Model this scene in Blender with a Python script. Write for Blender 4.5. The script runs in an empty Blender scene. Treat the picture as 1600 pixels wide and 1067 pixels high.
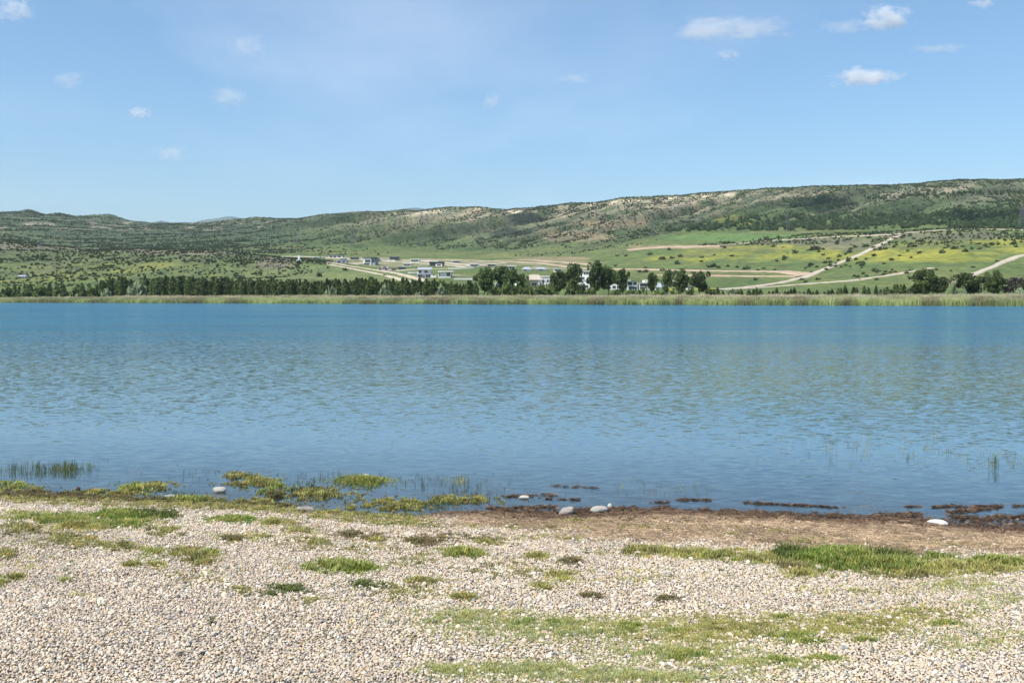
import bpy, math, random
import numpy as np
from mathutils import Vector, Matrix

# ------------------------------------------------------------------ camera, sky, sun, exposure
S = bpy.context.scene
COL = S.collection
H = 2.2            # eye height above the lake surface (m)
F = 1556.0         # focal length in photo pixels (35 mm on full frame)
HV = 464.0         # photo row of the true horizon
SUN_EL, SUN_AZ = math.radians(57), math.radians(-128)      # azimuth from +Y, clockwise; the sun stands to the left

cam = bpy.data.cameras.new('camera')
cam.lens = 35.0; cam.sensor_width = 36.0
cam.shift_y = -(533.5 - HV) / 1600.0
cam.clip_start = 0.1; cam.clip_end = 60000
camo = bpy.data.objects.new('camera', cam); COL.objects.link(camo)
camo.location = (0, 0, H); camo.rotation_euler = (math.radians(90), 0, 0)
S.camera = camo

W = bpy.data.worlds.new('World'); S.world = W; W.use_nodes = True
wn, wl = W.node_tree.nodes, W.node_tree.links
wn.clear()
out = wn.new('ShaderNodeOutputWorld'); bg = wn.new('ShaderNodeBackground')
sky = wn.new('ShaderNodeTexSky'); sky.sky_type = 'NISHITA'; sky.sun_disc = False
sky.sun_elevation = SUN_EL; sky.sun_rotation = SUN_AZ
sky.altitude = 600; sky.air_density = 1.1; sky.dust_density = 2.5; sky.ozone_density = 8.0
bg.inputs['Strength'].default_value = 0.128
# thin high cirrus over the whole sky, laid on a plane far above (direction / height)
tc = wn.new('ShaderNodeTexCoord'); sep = wn.new('ShaderNodeSeparateXYZ')
wl.new(tc.outputs['Generated'], sep.inputs[0])
def wmath(op, a, b=None, clamp=False):
    n = wn.new('ShaderNodeMath'); n.operation = op; n.use_clamp = clamp
    for i, v in enumerate((a, b)):
        if v is None: continue
        if isinstance(v, (int, float)): n.inputs[i].default_value = v
        else: wl.new(v, n.inputs[i])
    return n.outputs[0]
zz = wmath('ADD', wmath('MAXIMUM', sep.outputs[2], 0.0), 0.12)
cx = wmath('DIVIDE', sep.outputs[0], zz); cy = wmath('DIVIDE', sep.outputs[1], zz)
cmb = wn.new('ShaderNodeCombineXYZ'); wl.new(cx, cmb.inputs[0]); wl.new(cy, cmb.inputs[1])
def wnoise(scale, loc, detail, stretch):
    mp = wn.new('ShaderNodeMapping'); mp.inputs['Location'].default_value = loc
    mp.inputs['Scale'].default_value = stretch; mp.inputs['Rotation'].default_value = (0, 0, 0.5)
    wl.new(cmb.outputs[0], mp.inputs[0])
    n = wn.new('ShaderNodeTexNoise'); n.inputs['Scale'].default_value = scale; n.inputs['Detail'].default_value = detail
    n.inputs['Roughness'].default_value = 0.55
    wl.new(mp.outputs[0], n.inputs['Vector']); return n.outputs[0]
n1 = wnoise(0.9, (18.3, 3.3, 0), 6, (1, 0.7, 1)); n2 = wnoise(0.33, (5.5, 5.2, 0), 2, (1, 1, 1))
ci = wmath('MULTIPLY', wmath('MULTIPLY', wmath('SUBTRACT', n1, 0.47, True), 3.0, True),
           wmath('MULTIPLY', wmath('SUBTRACT', n2, 0.42, True), 5.0, True))
ci = wmath('MULTIPLY', ci, 0.28)
mixw = wn.new('ShaderNodeMix'); mixw.data_type = 'RGBA'
gain = wn.new('ShaderNodeMix'); gain.data_type = 'RGBA'; gain.blend_type = 'MULTIPLY'; gain.inputs[0].default_value = 1.0; gain.inputs[7].default_value = (1.0, 1.07, 1.0, 1)
wl.new(sky.outputs[0], gain.inputs[6]); wl.new(ci, mixw.inputs[0]); wl.new(gain.outputs[2], mixw.inputs[6]); mixw.inputs[7].default_value = (6.9, 7.2, 7.6, 1)
wl.new(mixw.outputs[2], bg.inputs['Color']); wl.new(bg.outputs[0], out.inputs[0])

sun = bpy.data.lights.new('sun', 'SUN'); sun.energy = 4.5; sun.angle = math.radians(0.53); sun.color = (1.0, 0.955, 0.88)
suno = bpy.data.objects.new('sun', sun); COL.objects.link(suno)
TOSUN = Vector((math.sin(SUN_AZ) * math.cos(SUN_EL), math.cos(SUN_AZ) * math.cos(SUN_EL), math.sin(SUN_EL)))
suno.rotation_euler = TOSUN.to_track_quat('Z', 'Y').to_euler()
suno.location = (0, 0, 3000)

vs = S.view_settings
S.display_settings.display_device = 'sRGB'
vs.view_transform = 'Standard'; vs.look = 'None'; vs.exposure = 0.45; vs.gamma = 1.0; vs.use_curve_mapping = False
S.render.engine = 'CYCLES'
S.cycles.volume_bounces = 5
S.cycles.max_bounces = 12
S.cycles.transparent_max_bounces = 16

# ------------------------------------------------------------------ helpers
rng = np.random.default_rng(11)
random.seed(5)

def vnoise(x, y, seed=0):
    x = np.asarray(x, float); y = np.asarray(y, float)
    ix = np.floor(x).astype(np.int64); iy = np.floor(y).astype(np.int64)
    fx = x - ix; fy = y - iy
    fx = fx * fx * (3 - 2 * fx); fy = fy * fy * (3 - 2 * fy)
    def h(a, b):
        n = (a * 374761393 + b * 668265263 + seed * 974634777) & 0xFFFFFFFF
        n = ((n ^ (n >> 13)) * 1274126177) & 0xFFFFFFFF
        return ((n ^ (n >> 16)) & 0xFFFF) / 65535.0
    return (h(ix, iy) * (1 - fx) + h(ix + 1, iy) * fx) * (1 - fy) + (h(ix, iy + 1) * (1 - fx) + h(ix + 1, iy + 1) * fx) * fy
def fbm(x, y, seed=0, octv=4, gain=0.5):
    s = 0; a = 1; t = 0
    for i in range(octv):
        s = s + a * vnoise(x * 2 ** i + 17.3 * i, y * 2 ** i + 9.1 * i, seed + i); t += a; a *= gain
    return s / t
def sstep(a, b, x):
    t = np.clip((x - a) / (b - a), 0, 1); return t * t * (3 - 2 * t)

def tag(o, label=None, cat=None, group=None, kind=None):
    if label: o['label'] = label
    if cat: o['category'] = cat
    if group: o['group'] = group
    if kind: o['kind'] = kind
    return o
def make_mesh(name, verts, faces, mat=None, smooth=False):
    me = bpy.data.meshes.new(name)
    verts = np.asarray(verts, np.float32)
    if isinstance(faces, np.ndarray):
        n, k = faces.shape
        me.vertices.add(len(verts)); me.vertices.foreach_set('co', verts.ravel())
        me.loops.add(n * k); me.loops.foreach_set('vertex_index', faces.astype(np.int32).ravel())
        me.polygons.add(n); me.polygons.foreach_set('loop_start', np.arange(0, n * k, k, dtype=np.int32))
        me.update(calc_edges=True)
    else:
        me.from_pydata([tuple(map(float, v)) for v in verts], [], faces)
    if smooth: me.polygons.foreach_set('use_smooth', np.ones(len(me.polygons), bool))
    if mat: me.materials.append(mat)
    me.validate()
    return me
def add_obj(name, me, parent=None, loc=None, rotz=None, link=True):
    o = bpy.data.objects.new(name, me)
    if link: COL.objects.link(o)
    if parent: o.parent = parent
    if loc is not None: o.location = loc
    if rotz is not None: o.rotation_euler = (0, 0, rotz)
    return o
def grid_faces(nr, nc):
    i = np.arange(nr * nc).reshape(nr, nc)
    return np.stack([i[:-1, :-1], i[:-1, 1:], i[1:, 1:], i[1:, :-1]], -1).reshape(-1, 4)
def set_col(me, name, rgb):
    a = me.attributes.new(name, 'FLOAT_COLOR', 'POINT')
    c = np.ones((len(rgb), 4), np.float32); c[:, :3] = rgb
    a.data.foreach_set('color', c.ravel())
def set_flt(me, name, v):
    a = me.attributes.new(name, 'FLOAT', 'POINT'); a.data.foreach_set('value', np.asarray(v, np.float32))

class MB:
    """collects boxes, tubes and free polygons into one mesh"""
    def __init__(s): s.v = []; s.f = []
    def box(s, x0, x1, y0, y1, z0, z1):
        b = len(s.v)
        s.v += [(x, y, z) for z in (z0, z1) for y in (y0, y1) for x in (x0, x1)]
        s.f += [tuple(b + i for i in q) for q in ((0, 2, 3, 1), (4, 5, 7, 6), (0, 1, 5, 4), (2, 6, 7, 3), (0, 4, 6, 2), (1, 3, 7, 5))]
        return s
    def tube(s, p0, p1, r0, r1, n=6):
        p0, p1 = Vector(p0), Vector(p1); d = (p1 - p0).normalized()
        a = d.orthogonal().normalized(); c = d.cross(a); b = len(s.v)
        for p, r in ((p0, r0), (p1, r1)):
            for i in range(n):
                t = 2 * math.pi * i / n
                s.v.append(tuple(p + a * (r * math.cos(t)) + c * (r * math.sin(t))))
        for i in range(n): s.f.append((b + i, b + (i + 1) % n, b + n + (i + 1) % n, b + n + i))
        s.f.append(tuple(b + n + i for i in range(n))); s.f.append(tuple(b + i for i in reversed(range(n))))
        return s
    def poly(s, vs, fs):
        b = len(s.v); s.v += vs; s.f += [tuple(b + i for i in q) for q in fs]; return s
    def build(s, name, mat, parent=None, loc=None):
        return add_obj(name, make_mesh(name, s.v, s.f, mat), parent, loc)

# ---- materials
def nmat(name):
    m = bpy.data.materials.new(name); m.use_nodes = True
    nt = m.node_tree; b = nt.nodes['Principled BSDF']
    return m, nt, b
def N(nt, typ, **kw):
    n = nt.nodes.new(typ)
    for k, v in kw.items(): setattr(n, k, v)
    return n
def L(nt, a, b): nt.links.new(a, b)
def ramp(nt, fac, stops):
    r = N(nt, 'ShaderNodeValToRGB'); L(nt, fac, r.inputs[0])
    while len(r.color_ramp.elements) < len(stops): r.color_ramp.elements.new(0.5)
    for e, (p, c) in zip(r.color_ramp.elements, stops):
        e.position = p; e.color = (*c, 1)
    return r.outputs[0]
def noise(nt, scale, detail=3, vec=None, rough=0.5):
    n = N(nt, 'ShaderNodeTexNoise'); n.inputs['Scale'].default_value = scale; n.inputs['Detail'].default_value = detail
    n.inputs['Roughness'].default_value = rough
    if vec is not None: L(nt, vec, n.inputs['Vector'])
    return n.outputs[0]
def mul(nt, a, b, fac=1.0, mode='MULTIPLY'):
    m = N(nt, 'ShaderNodeMix', data_type='RGBA', blend_type=mode)
    if isinstance(fac, float): m.inputs[0].default_value = fac
    else: L(nt, fac, m.inputs[0])
    for i, v in ((6, a), (7, b)):
        if isinstance(v, tuple): m.inputs[i].default_value = (*v, 1)
        else: L(nt, v, m.inputs[i])
    return m.outputs[2]
def fmath(nt, op, a, b=None, clamp=False):
    n = N(nt, 'ShaderNodeMath', operation=op, use_clamp=clamp)
    for i, v in enumerate((a, b)):
        if v is None: continue
        if isinstance(v, (int, float)): n.inputs[i].default_value = v
        else: L(nt, v, n.inputs[i])
    return n.outputs[0]
def position(nt): return N(nt, 'ShaderNodeNewGeometry').outputs['Position']
def attr(nt, name, typ='GEOMETRY'):
    return N(nt, 'ShaderNodeAttribute', attribute_name=name, attribute_type=typ)

def plain(name, rgb, rough=0.7, var=0.25, scale=2.0, metal=0.0, bump=0.0):
    m, nt, b = nmat(name)
    p = N(nt, 'ShaderNodeTexCoord').outputs['Object']
    f = noise(nt, scale, 4, p)
    c = ramp(nt, f, [(0.3, tuple(v * (1 - var) for v in rgb)), (0.7, tuple(min(1, v * (1 + var)) for v in rgb))])
    L(nt, c, b.inputs['Base Color']); b.inputs['Roughness'].default_value = rough; b.inputs['Metallic'].default_value = metal
    if bump:
        bn = N(nt, 'ShaderNodeBump'); bn.inputs['Strength'].default_value = bump; bn.inputs['Distance'].default_value = 0.02
        L(nt, noise(nt, scale * 6, 5, p), bn.inputs['Height']); L(nt, bn.outputs[0], b.inputs['Normal'])
    return m
def leafmat(name, lo, hi, scale=0.5, trans=0.25):
    m, nt, b = nmat(name)
    p = position(nt); f = noise(nt, scale, 3, p, 0.65)
    c = ramp(nt, f, [(0.32, lo), (0.68, hi)])
    rnd = N(nt, 'ShaderNodeObjectInfo').outputs['Random']
    k = fmath(nt, 'ADD', fmath(nt, 'MULTIPLY', rnd, 0.7), 0.65)
    cc = N(nt, 'ShaderNodeCombineXYZ'); [L(nt, k, cc.inputs[i]) for i in range(3)]
    c = mul(nt, c, cc.outputs[0])
    L(nt, c, b.inputs['Base Color']); b.inputs['Roughness'].default_value = 0.6
    b.inputs['Specular IOR Level'].default_value = 0.2
    t = N(nt, 'ShaderNodeBsdfTranslucent'); L(nt, c, t.inputs[0])
    mx = N(nt, 'ShaderNodeMixShader'); mx.inputs[0].default_value = trans
    L(nt, b.outputs[0], mx.inputs[1]); L(nt, t.outputs[0], mx.inputs[2])
    L(nt, mx.outputs[0], nt.nodes['Material Output'].inputs[0])
    return m
def tintmat(name, rough=0.7, trans=0.0, var=0.2, scale=40.0, spec=0.3):
    """colour comes with each scattered piece (its own tint)"""
    m, nt, b = nmat(name)
    a = attr(nt, 'tint', 'INSTANCER')
    f = noise(nt, scale, 3, N(nt, 'ShaderNodeTexCoord').outputs['Object'])
    c = mul(nt, a.outputs['Color'], ramp(nt, f, [(0.3, (1 - var,) * 3), (0.7, (1 + var * 0.5,) * 3)]))
    L(nt, c, b.inputs['Base Color']); b.inputs['Roughness'].default_value = rough; b.inputs['Specular IOR Level'].default_value = spec
    if trans:
        t = N(nt, 'ShaderNodeBsdfTranslucent'); L(nt, c, t.inputs[0])
        mx = N(nt, 'ShaderNodeMixShader'); mx.inputs[0].default_value = trans
        L(nt, b.outputs[0], mx.inputs[1]); L(nt, t.outputs[0], mx.inputs[2])
        L(nt, mx.outputs[0], nt.nodes['Material Output'].inputs[0])
    return m

# ---- scatter of uncountable stuff: points + geometry nodes
def scatter(name, pts, rot, scl, idx, tint, sources, label, cat):
    n = len(pts)
    me = bpy.data.meshes.new(name); me.vertices.add(n); me.vertices.foreach_set('co', np.asarray(pts, np.float32).ravel())
    def att(nm, typ, key, val):
        a = me.attributes.new(nm, typ, 'POINT'); a.data.foreach_set(key, val)
    att('rot', 'FLOAT_VECTOR', 'vector', np.asarray(rot, np.float32).ravel())
    s = np.asarray(scl, np.float32)
    if s.ndim == 1: s = np.repeat(s[:, None], 3, 1)
    att('scl', 'FLOAT_VECTOR', 'vector', s.ravel())
    att('idx', 'INT', 'value', np.asarray(idx, np.int32))
    c = np.ones((n, 4), np.float32); c[:, :3] = tint
    att('tint', 'FLOAT_COLOR', 'color', c.ravel())
    src = bpy.data.collections.new(name + '_pieces')
    for i, sm in enumerate(sources):
        src.objects.link(bpy.data.objects.new('%s_piece_%02d' % (name, i), sm))
    ng = bpy.data.node_groups.new(name, 'GeometryNodeTree')
    ng.interface.new_socket('Geometry', in_out='INPUT', socket_type='NodeSocketGeometry')
    ng.interface.new_socket('Geometry', in_out='OUTPUT', socket_type='NodeSocketGeometry')
    gi, go = ng.nodes.new('NodeGroupInput'), ng.nodes.new('NodeGroupOutput')
    iop = ng.nodes.new('GeometryNodeInstanceOnPoints'); ci = ng.nodes.new('GeometryNodeCollectionInfo')
    ci.inputs['Collection'].default_value = src; ci.inputs['Separate Children'].default_value = True; ci.inputs['Reset Children'].default_value = True
    iop.inputs['Pick Instance'].default_value = True
    def na(nm, typ):
        q = ng.nodes.new('GeometryNodeInputNamedAttribute'); q.data_type = typ; q.inputs['Name'].default_value = nm
        return q.outputs['Attribute']
    e2r = ng.nodes.new('FunctionNodeEulerToRotation'); ng.links.new(na('rot', 'FLOAT_VECTOR'), e2r.inputs[0])
    ng.links.new(gi.outputs[0], iop.inputs['Points']); ng.links.new(ci.outputs[0], iop.inputs['Instance'])
    ng.links.new(na('idx', 'INT'), iop.inputs['Instance Index']); ng.links.new(e2r.outputs[0], iop.inputs['Rotation'])
    ng.links.new(na('scl', 'FLOAT_VECTOR'), iop.inputs['Scale']); ng.links.new(iop.outputs[0], go.inputs[0])
    o = add_obj(name, me); md = o.modifiers.new('scatter', 'NODES'); md.node_group = ng
    return tag(o, label, cat, kind='stuff')

# ------------------------------------------------------------------ far terrain: heights from measured profiles
def shore_v(u): return np.clip(473 + np.asarray(u, float) / 1600 * 5.5, 471, 480.5)
def shore_d(u): return H * F / (shore_v(u) - HV)
# per azimuth: (distance, photo row) of foot, mid, crest, dip, slope foot, mid slope, cliff foot
PROF = {
 -700: [(440, 457), (560, 438), (850, 360), (1000, 366), (1300, 365), (1600, 345), (1900, 328)],
 0:    [(440, 457), (560, 440), (850, 372), (1000, 380), (1300, 378), (1600, 352), (1900, 339)],
 60:   [(440, 457), (560, 438), (840, 384), (1000, 392), (1300, 384), (1600, 355), (1950, 340)],
 130:  [(440, 457), (560, 434), (790, 394), (950, 400), (1300, 389), (1650, 360), (2000, 345)],
 200:  [(440, 457), (560, 430), (750, 389), (900, 397), (1300, 387), (1700, 365), (2100, 353)],
 300:  [(440, 457), (550, 430), (720, 387), (900, 394), (1250, 386), (1650, 367), (2000, 354)],
 400:  [(435, 456), (530, 434), (680, 400), (850, 402), (1200, 386), (1500, 368), (1800, 350)],
 500:  [(430, 455), (520, 440), (650, 413), (900, 403), (1150, 391), (1450, 366), (1750, 346)],
 600:  [(425, 454), (500, 441), (640, 424), (900, 404), (1100, 396), (1400, 366), (1700, 341)],
 700:  [(410, 453), (480, 438), (620, 424), (880, 407), (1050, 400), (1350, 366), (1650, 336)],
 800:  [(390, 454), (450, 445), (600, 425), (800, 411), (950, 404), (1250, 370), (1550, 340)],
 900:  [(375, 454), (430, 447), (600, 425), (800, 412), (900, 402), (1200, 366), (1450, 333)],
 1000: [(370, 455), (420, 446), (600, 421), (800, 396), (950, 385), (1150, 356), (1400, 324)],
 1100: [(360, 456), (430, 444), (600, 416), (780, 388), (950, 373), (1150, 350), (1400, 317)],
 1200: [(350, 456), (430, 445), (560, 423), (760, 379), (950, 365), (1150, 340), (1400, 309)],
 1300: [(345, 457), (425, 444), (540, 420), (740, 371), (950, 361), (1150, 335), (1400, 306)],
 1400: [(340, 457), (415, 442), (540, 407), (700, 366), (900, 361), (1150, 331), (1400, 304)],
 1500: [(330, 457), (400, 441), (520, 407), (680, 359), (850, 360), (1100, 326), (1350, 300)],
 1600: [(325, 457), (390, 440), (510, 408), (660, 358), (850, 358), (1100, 322), (1350, 297)],
 2300: [(300, 457), (380, 438), (500, 405), (640, 350), (850, 345), (1100, 310), (1350, 280)],
}
RIDGE = np.array([(-700, 318), (-300, 326), (-80, 335), (0, 333), (30, 331), (47, 328), (70, 336), (90, 333), (120, 338), (150, 336), (172, 335), (200, 345),
  (240, 350), (270, 349), (300, 349), (330, 348), (370, 342), (400, 340), (440, 343), (465, 343), (500, 337), (545, 333), (600, 331), (650, 330), (700, 324),
  (750, 324), (790, 328), (830, 325), (880, 320), (930, 317), (970, 311), (1000, 309), (1050, 307), (1100, 302), (1150, 299), (1200, 295), (1300, 291),
  (1400, 291), (1450, 286), (1500, 284), (1600, 281), (1900, 276), (2300, 280)], float)
RIDGE_D = np.array([(-700, 2000), (100, 2100), (250, 2200), (400, 1900), (600, 1800), (800, 1650), (1000, 1500), (1400, 1500), (1600, 1450), (2300, 1450)], float)
uk = np.array(sorted(PROF)); PK = np.array([PROF[k] for k in uk], float)

UG = np.arange(-620, 2221, 2.75)
DG = np.geomspace(205, 2900, 520)
def pchip(x, y, xq):
    h = np.diff(x); dl = np.diff(y) / h
    m = np.zeros_like(y); w1 = 2 * h[1:] + h[:-1]; w2 = h[1:] + 2 * h[:-1]
    ok = dl[:-1] * dl[1:] > 0
    with np.errstate(divide='ignore', invalid='ignore'):
        hm = (w1 + w2) / (w1 / dl[:-1] + w2 / dl[1:])
    m[1:-1] = np.where(ok, hm, 0); m[0] = dl[0]; m[-1] = dl[-1]
    i = np.clip(np.searchsorted(x, xq) - 1, 0, len(x) - 2); t = (xq - x[i]) / h[i]
    t2 = t * t; t3 = t2 * t
    return (2 * t3 - 3 * t2 + 1) * y[i] + (t3 - 2 * t2 + t) * h[i] * m[i] + (-2 * t3 + 3 * t2) * y[i + 1] + (t3 - t2) * h[i] * m[i + 1]
def smooth_interp(u, xs, ys):
    r = 0
    for o, w in ((-45, .12), (-22, .22), (0, .32), (22, .22), (45, .12)): r = r + w * np.interp(u + o, xs, ys)
    return r
Zg = np.zeros((len(DG), len(UG))); ROWD = np.zeros((len(UG), 8))
for j, u in enumerate(UG):
    sd = float(shore_d(u)); ds = [sd - 30, sd, sd + 6, sd + 40]; zs = [-2.0, -0.05, 0.5, 1.1]
    for k in range(7):
        d = smooth_interp(u, uk, PK[:, k, 0]); v = smooth_interp(u, uk, PK[:, k, 1])
        if k == 0: d = max(d, sd + 62)
        ds.append(max(d, ds[-1] + 20)); zs.append(H + (HV - v) / F * ds[-1])
    rd = np.interp(u, RIDGE_D[:, 0], RIDGE_D[:, 1]); rv = np.interp(u, RIDGE[:, 0], RIDGE[:, 1])
    ds.append(max(rd, ds[-1] + 60)); zs.append(H + (HV - rv) / F * ds[-1])
    ROWD[j] = ds[4:]
    ds += [ds[-1] + 120, ds[-1] + 420, 3400]; zs += [zs[-1] - 6, zs[-1] - 60, zs[-1] - 160]
    Zg[:, j] = pchip(np.array(ds), np.array(zs), DG)
UU, DD = np.meshgrid(UG, DG)
XX = (UU - 800) / F * DD
SF, SR = ROWD[None, :, 4], ROWD[None, :, 7]          # slope foot and ridge distance per column
mslope = sstep(0, 1, (DD - SF) / (SR - SF) * 2.2) * (1 - sstep(-30, 8, DD - SR))
mgul = mslope * (1 - .88 * sstep(-190, -10, DD - SR)) * (.22 + .78 * sstep(380, 560, UU))
s_ = XX - 0.9 * DD
gul = np.abs(fbm(s_ / 52, DD / 900, 3, 3, .5) - 0.5) * 2
Zg += mgul * (gul - 0.25) * 42 + mgul * (fbm(XX / 40, DD / 40, 21, 4) - 0.5) * 10
mfront = sstep(0, 90, DD - ROWD[None, :, 0]) * (1 - mslope)
Zg += mfront * (fbm((XX - 0.6 * DD) / 60, DD / 160, 8, 4) - 0.5) * 5.0 * (1 - 0.6 * sstep(450, 560, UU) * (1 - sstep(800, 950, UU)))
Zg += sstep(20, 200, DD - SR) * (fbm(XX / 120, DD / 120, 30, 3) - 0.6) * 10
LD = np.log(DG)
def height(x, y):
    x = np.asarray(x, float); y = np.asarray(y, float)
    fu = np.clip((800 + F * x / y - UG[0]) / (UG[1] - UG[0]), 0, len(UG) - 1.001)
    fd = np.clip((np.log(y) - LD[0]) / (LD[1] - LD[0]), 0, len(DG) - 1.001)
    i = fd.astype(int); j = fu.astype(int); a = fd - i; b = fu - j
    return (Zg[i, j] * (1 - a) * (1 - b) + Zg[i + 1, j] * a * (1 - b) + Zg[i, j + 1] * (1 - a) * b + Zg[i + 1, j + 1] * a * b)
Vg = HV - (Zg - H) / DD * F
RUN = np.minimum.accumulate(Vg, axis=0)               # horizon seen so far, for visibility
def place(u, v, dmin=0):
    """ground point seen at that place"""
    j = int(np.clip(round((u - UG[0]) / (UG[1] - UG[0])), 0, len(UG) - 1))
    k = int(np.searchsorted(DG, max(dmin, float(shore_d(u)) + 8)))
    c = np.nonzero(Vg[k:, j] <= v)[0]
    if len(c) == 0: i = int(np.argmin(Vg[:, j])); d = DG[i]
    else:
        i = k + c[0]
        if i == k: d = DG[k]
        else:
            t = (Vg[i - 1, j] - v) / max(1e-6, Vg[i - 1, j] - Vg[i, j]); d = DG[i - 1] + t * (DG[i] - DG[i - 1])
    x = (u - 800) / F * d
    return Vector((x, d, float(height(x, d))))
def on_ground(u, d):
    x = (u - 800) / F * d; return Vector((x, d, float(height(x, d))))

# ---- land cover of the terrain (what grows there)
def blob(u0, v0, ru, rv, seed=0, sc=25):
    q = ((UU - u0) / ru) ** 2 + ((Vg - v0) / rv) ** 2
    q = q + (fbm(UU / sc, Vg / sc * 2.5, 50 + seed, 3) - 0.5) * 1.3
    return 1 - sstep(0.55, 1.25, q)
C = lambda *c: np.array(c, float)
def lay(base, m, c): return base * (1 - m[..., None]) + c * m[..., None]
nA = fbm(XX / 90, DD / 90, 70, 4); nB = fbm(XX / 22, DD / 22, 74, 4); nC = fbm((XX - .9 * DD) / 30, DD / 260, 77, 3)
cov = np.ones(UU.shape + (3,)) * C(.112, .145, .056)
cov = lay(cov, sstep(.45, .7, nA), C(.145, .155, .066))
cov = lay(cov, sstep(.5, .7, nB) * .5, C(.095, .132, .056))
cov = lay(cov, mslope * .85, C(.077, .105, .058))
cov = lay(cov, mslope * sstep(.47, .62, nC) * .6, C(.105, .14, .062))
cov = lay(cov, mslope * sstep(.52, .36, nC) * .5, C(.055, .072, .042))
rough = mslope * sstep(.35, .75, (DD - SF) / (SR - SF)) * sstep(480, 640, UU) * (1 - sstep(1130, 1260, UU) * .6)
cov = lay(cov, rough * sstep(.4, .62, nB) * .75, C(.20, .175, .125))
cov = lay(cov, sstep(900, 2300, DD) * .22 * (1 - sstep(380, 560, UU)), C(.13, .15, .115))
cov = lay(cov, (1 - sstep(380, 480, UU)) * sstep(.75, 1.0, (DD - SF) / (SR - SF)) * sstep(.45, .6, nB) * .6, C(.19, .165, .125))
cov = lay(cov, (1 - sstep(430, 520, UU)) * (DD < 900) * sstep(450, 425, Vg) * (.35 + .4 * sstep(.42, .6, nB)), C(.105, .118, .070))
# yellow flowering fields on the right slope and the left hill
for a in ((1230, 396, 150, 13), (1420, 396, 130, 14), (1560, 385, 90, 13), (1480, 402, 110, 8), (1060, 405, 60, 7), (1145, 345, 30, 10), (1010, 360, 18, 4)):
    cov = lay(cov, blob(*a, seed=int(a[0]) % 40) * (DD < 1400) * sstep(.25, .68, nB) * .8, C(.25, .245, .055))
for a in ((250, 420, 150, 12), (380, 425, 70, 12), (150, 430, 100, 8), (60, 437, 80, 6)):
    cov = lay(cov, blob(*a, seed=int(a[0]) % 40) * (DD < 760) * sstep(.42, .65, nB) * .6, C(.20, .205, .055))
cov = lay(cov, blob(1080, 452, 60, 3, 3) * (DD < 470) * .8, C(.30, .29, .04))
# grey scrub slopes
for a in ((1480, 368, 130, 7), (1260, 376, 120, 6), (1330, 385, 60, 6)):
    cov = lay(cov, blob(*a, seed=9) * (DD < 900) * .8, C(.155, .15, .10))
for a in ((40, 384, 90, 9), (320, 393, 110, 7), (200, 391, 90, 4), (430, 412, 30, 14)):
    cov = lay(cov, blob(*a, seed=12) * (DD < 900) * .8, C(.175, .155, .115))
# bright meadow on the terrace, bare village ground, brown cuttings
cov = lay(cov, blob(1160, 371, 120, 7, 4) * (DD > 760) * (DD < 1100) * .9, C(.115, .18, .065))
cov = lay(cov, blob(520, 430, 130, 16, 6) * (DD < 640) * .75, C(.145, .175, .078))
for a in ((640, 411, 110, 6), (700, 432, 60, 3), (770, 412, 80, 4), (560, 404, 60, 3), (850, 410, 90, 3), (880, 418, 60, 3)):
    cov = lay(cov, blob(*a, seed=15, sc=14) * (DD < 960) * .75 * sstep(.38, .55, nB), C(.30, .255, .185))
for a in ((1060, 386, 75, 3.2), (870, 404, 60, 3), (900, 370, 60, 8), (960, 350, 60, 8)):
    cov = lay(cov, blob(*a, seed=18, sc=16) * .6, C(.31, .225, .15))
# limestone cliff band below the ridge
band = np.exp(-((Vg - (np.interp(UU, RIDGE[:, 0], RIDGE[:, 1]) + 4.2)) / 3.0) ** 2) * (DD > SF)
cl = band * sstep(.42, .54, fbm(XX / 26, DD / 70, 91, 4)) * sstep(560, 660, UU) * (1 - sstep(1130, 1200, UU))
cov = lay(cov, np.clip(cl * 1.3, 0, 1), C(.52, .44, .32))
b2 = np.exp(-((Vg - (np.interp(UU, RIDGE[:, 0], RIDGE[:, 1]) + 13)) / 7) ** 2) * (DD > SF)
cov = lay(cov, b2 * sstep(.50, .60, fbm((XX - .9 * DD) / 8, DD / 110, 95, 4)) * .8 * sstep(430, 560, UU), C(.36, .30, .22))
stk = fbm((XX - .9 * DD) / 9, DD / 170, 99, 4)
cov = lay(cov, mslope * sstep(.15, .5, (DD - SF) / (SR - SF)) * sstep(.52, .64, stk) * .38 * sstep(420, 560, UU), C(.21, .185, .135))
cov = lay(cov, mslope * sstep(.48, .36, stk) * .6, C(.045, .064, .036))
cov = lay(cov, (1 - sstep(400, 520, UU)) * sstep(960, 1080, DD) * .5, C(.062, .085, .056))
b3 = np.exp(-((Vg - 352) / 7) ** 2) * (UU < 420) * (DD > 1100)
cov = lay(cov, b3 * sstep(.55, .66, fbm(XX / 22, DD / 60, 98, 4)) * .7, C(.33, .28, .22))
# lake margin
cov = lay(cov, 1 - sstep(10, 30, DD - shore_d(UU)), C(.10, .12, .05))

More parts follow.
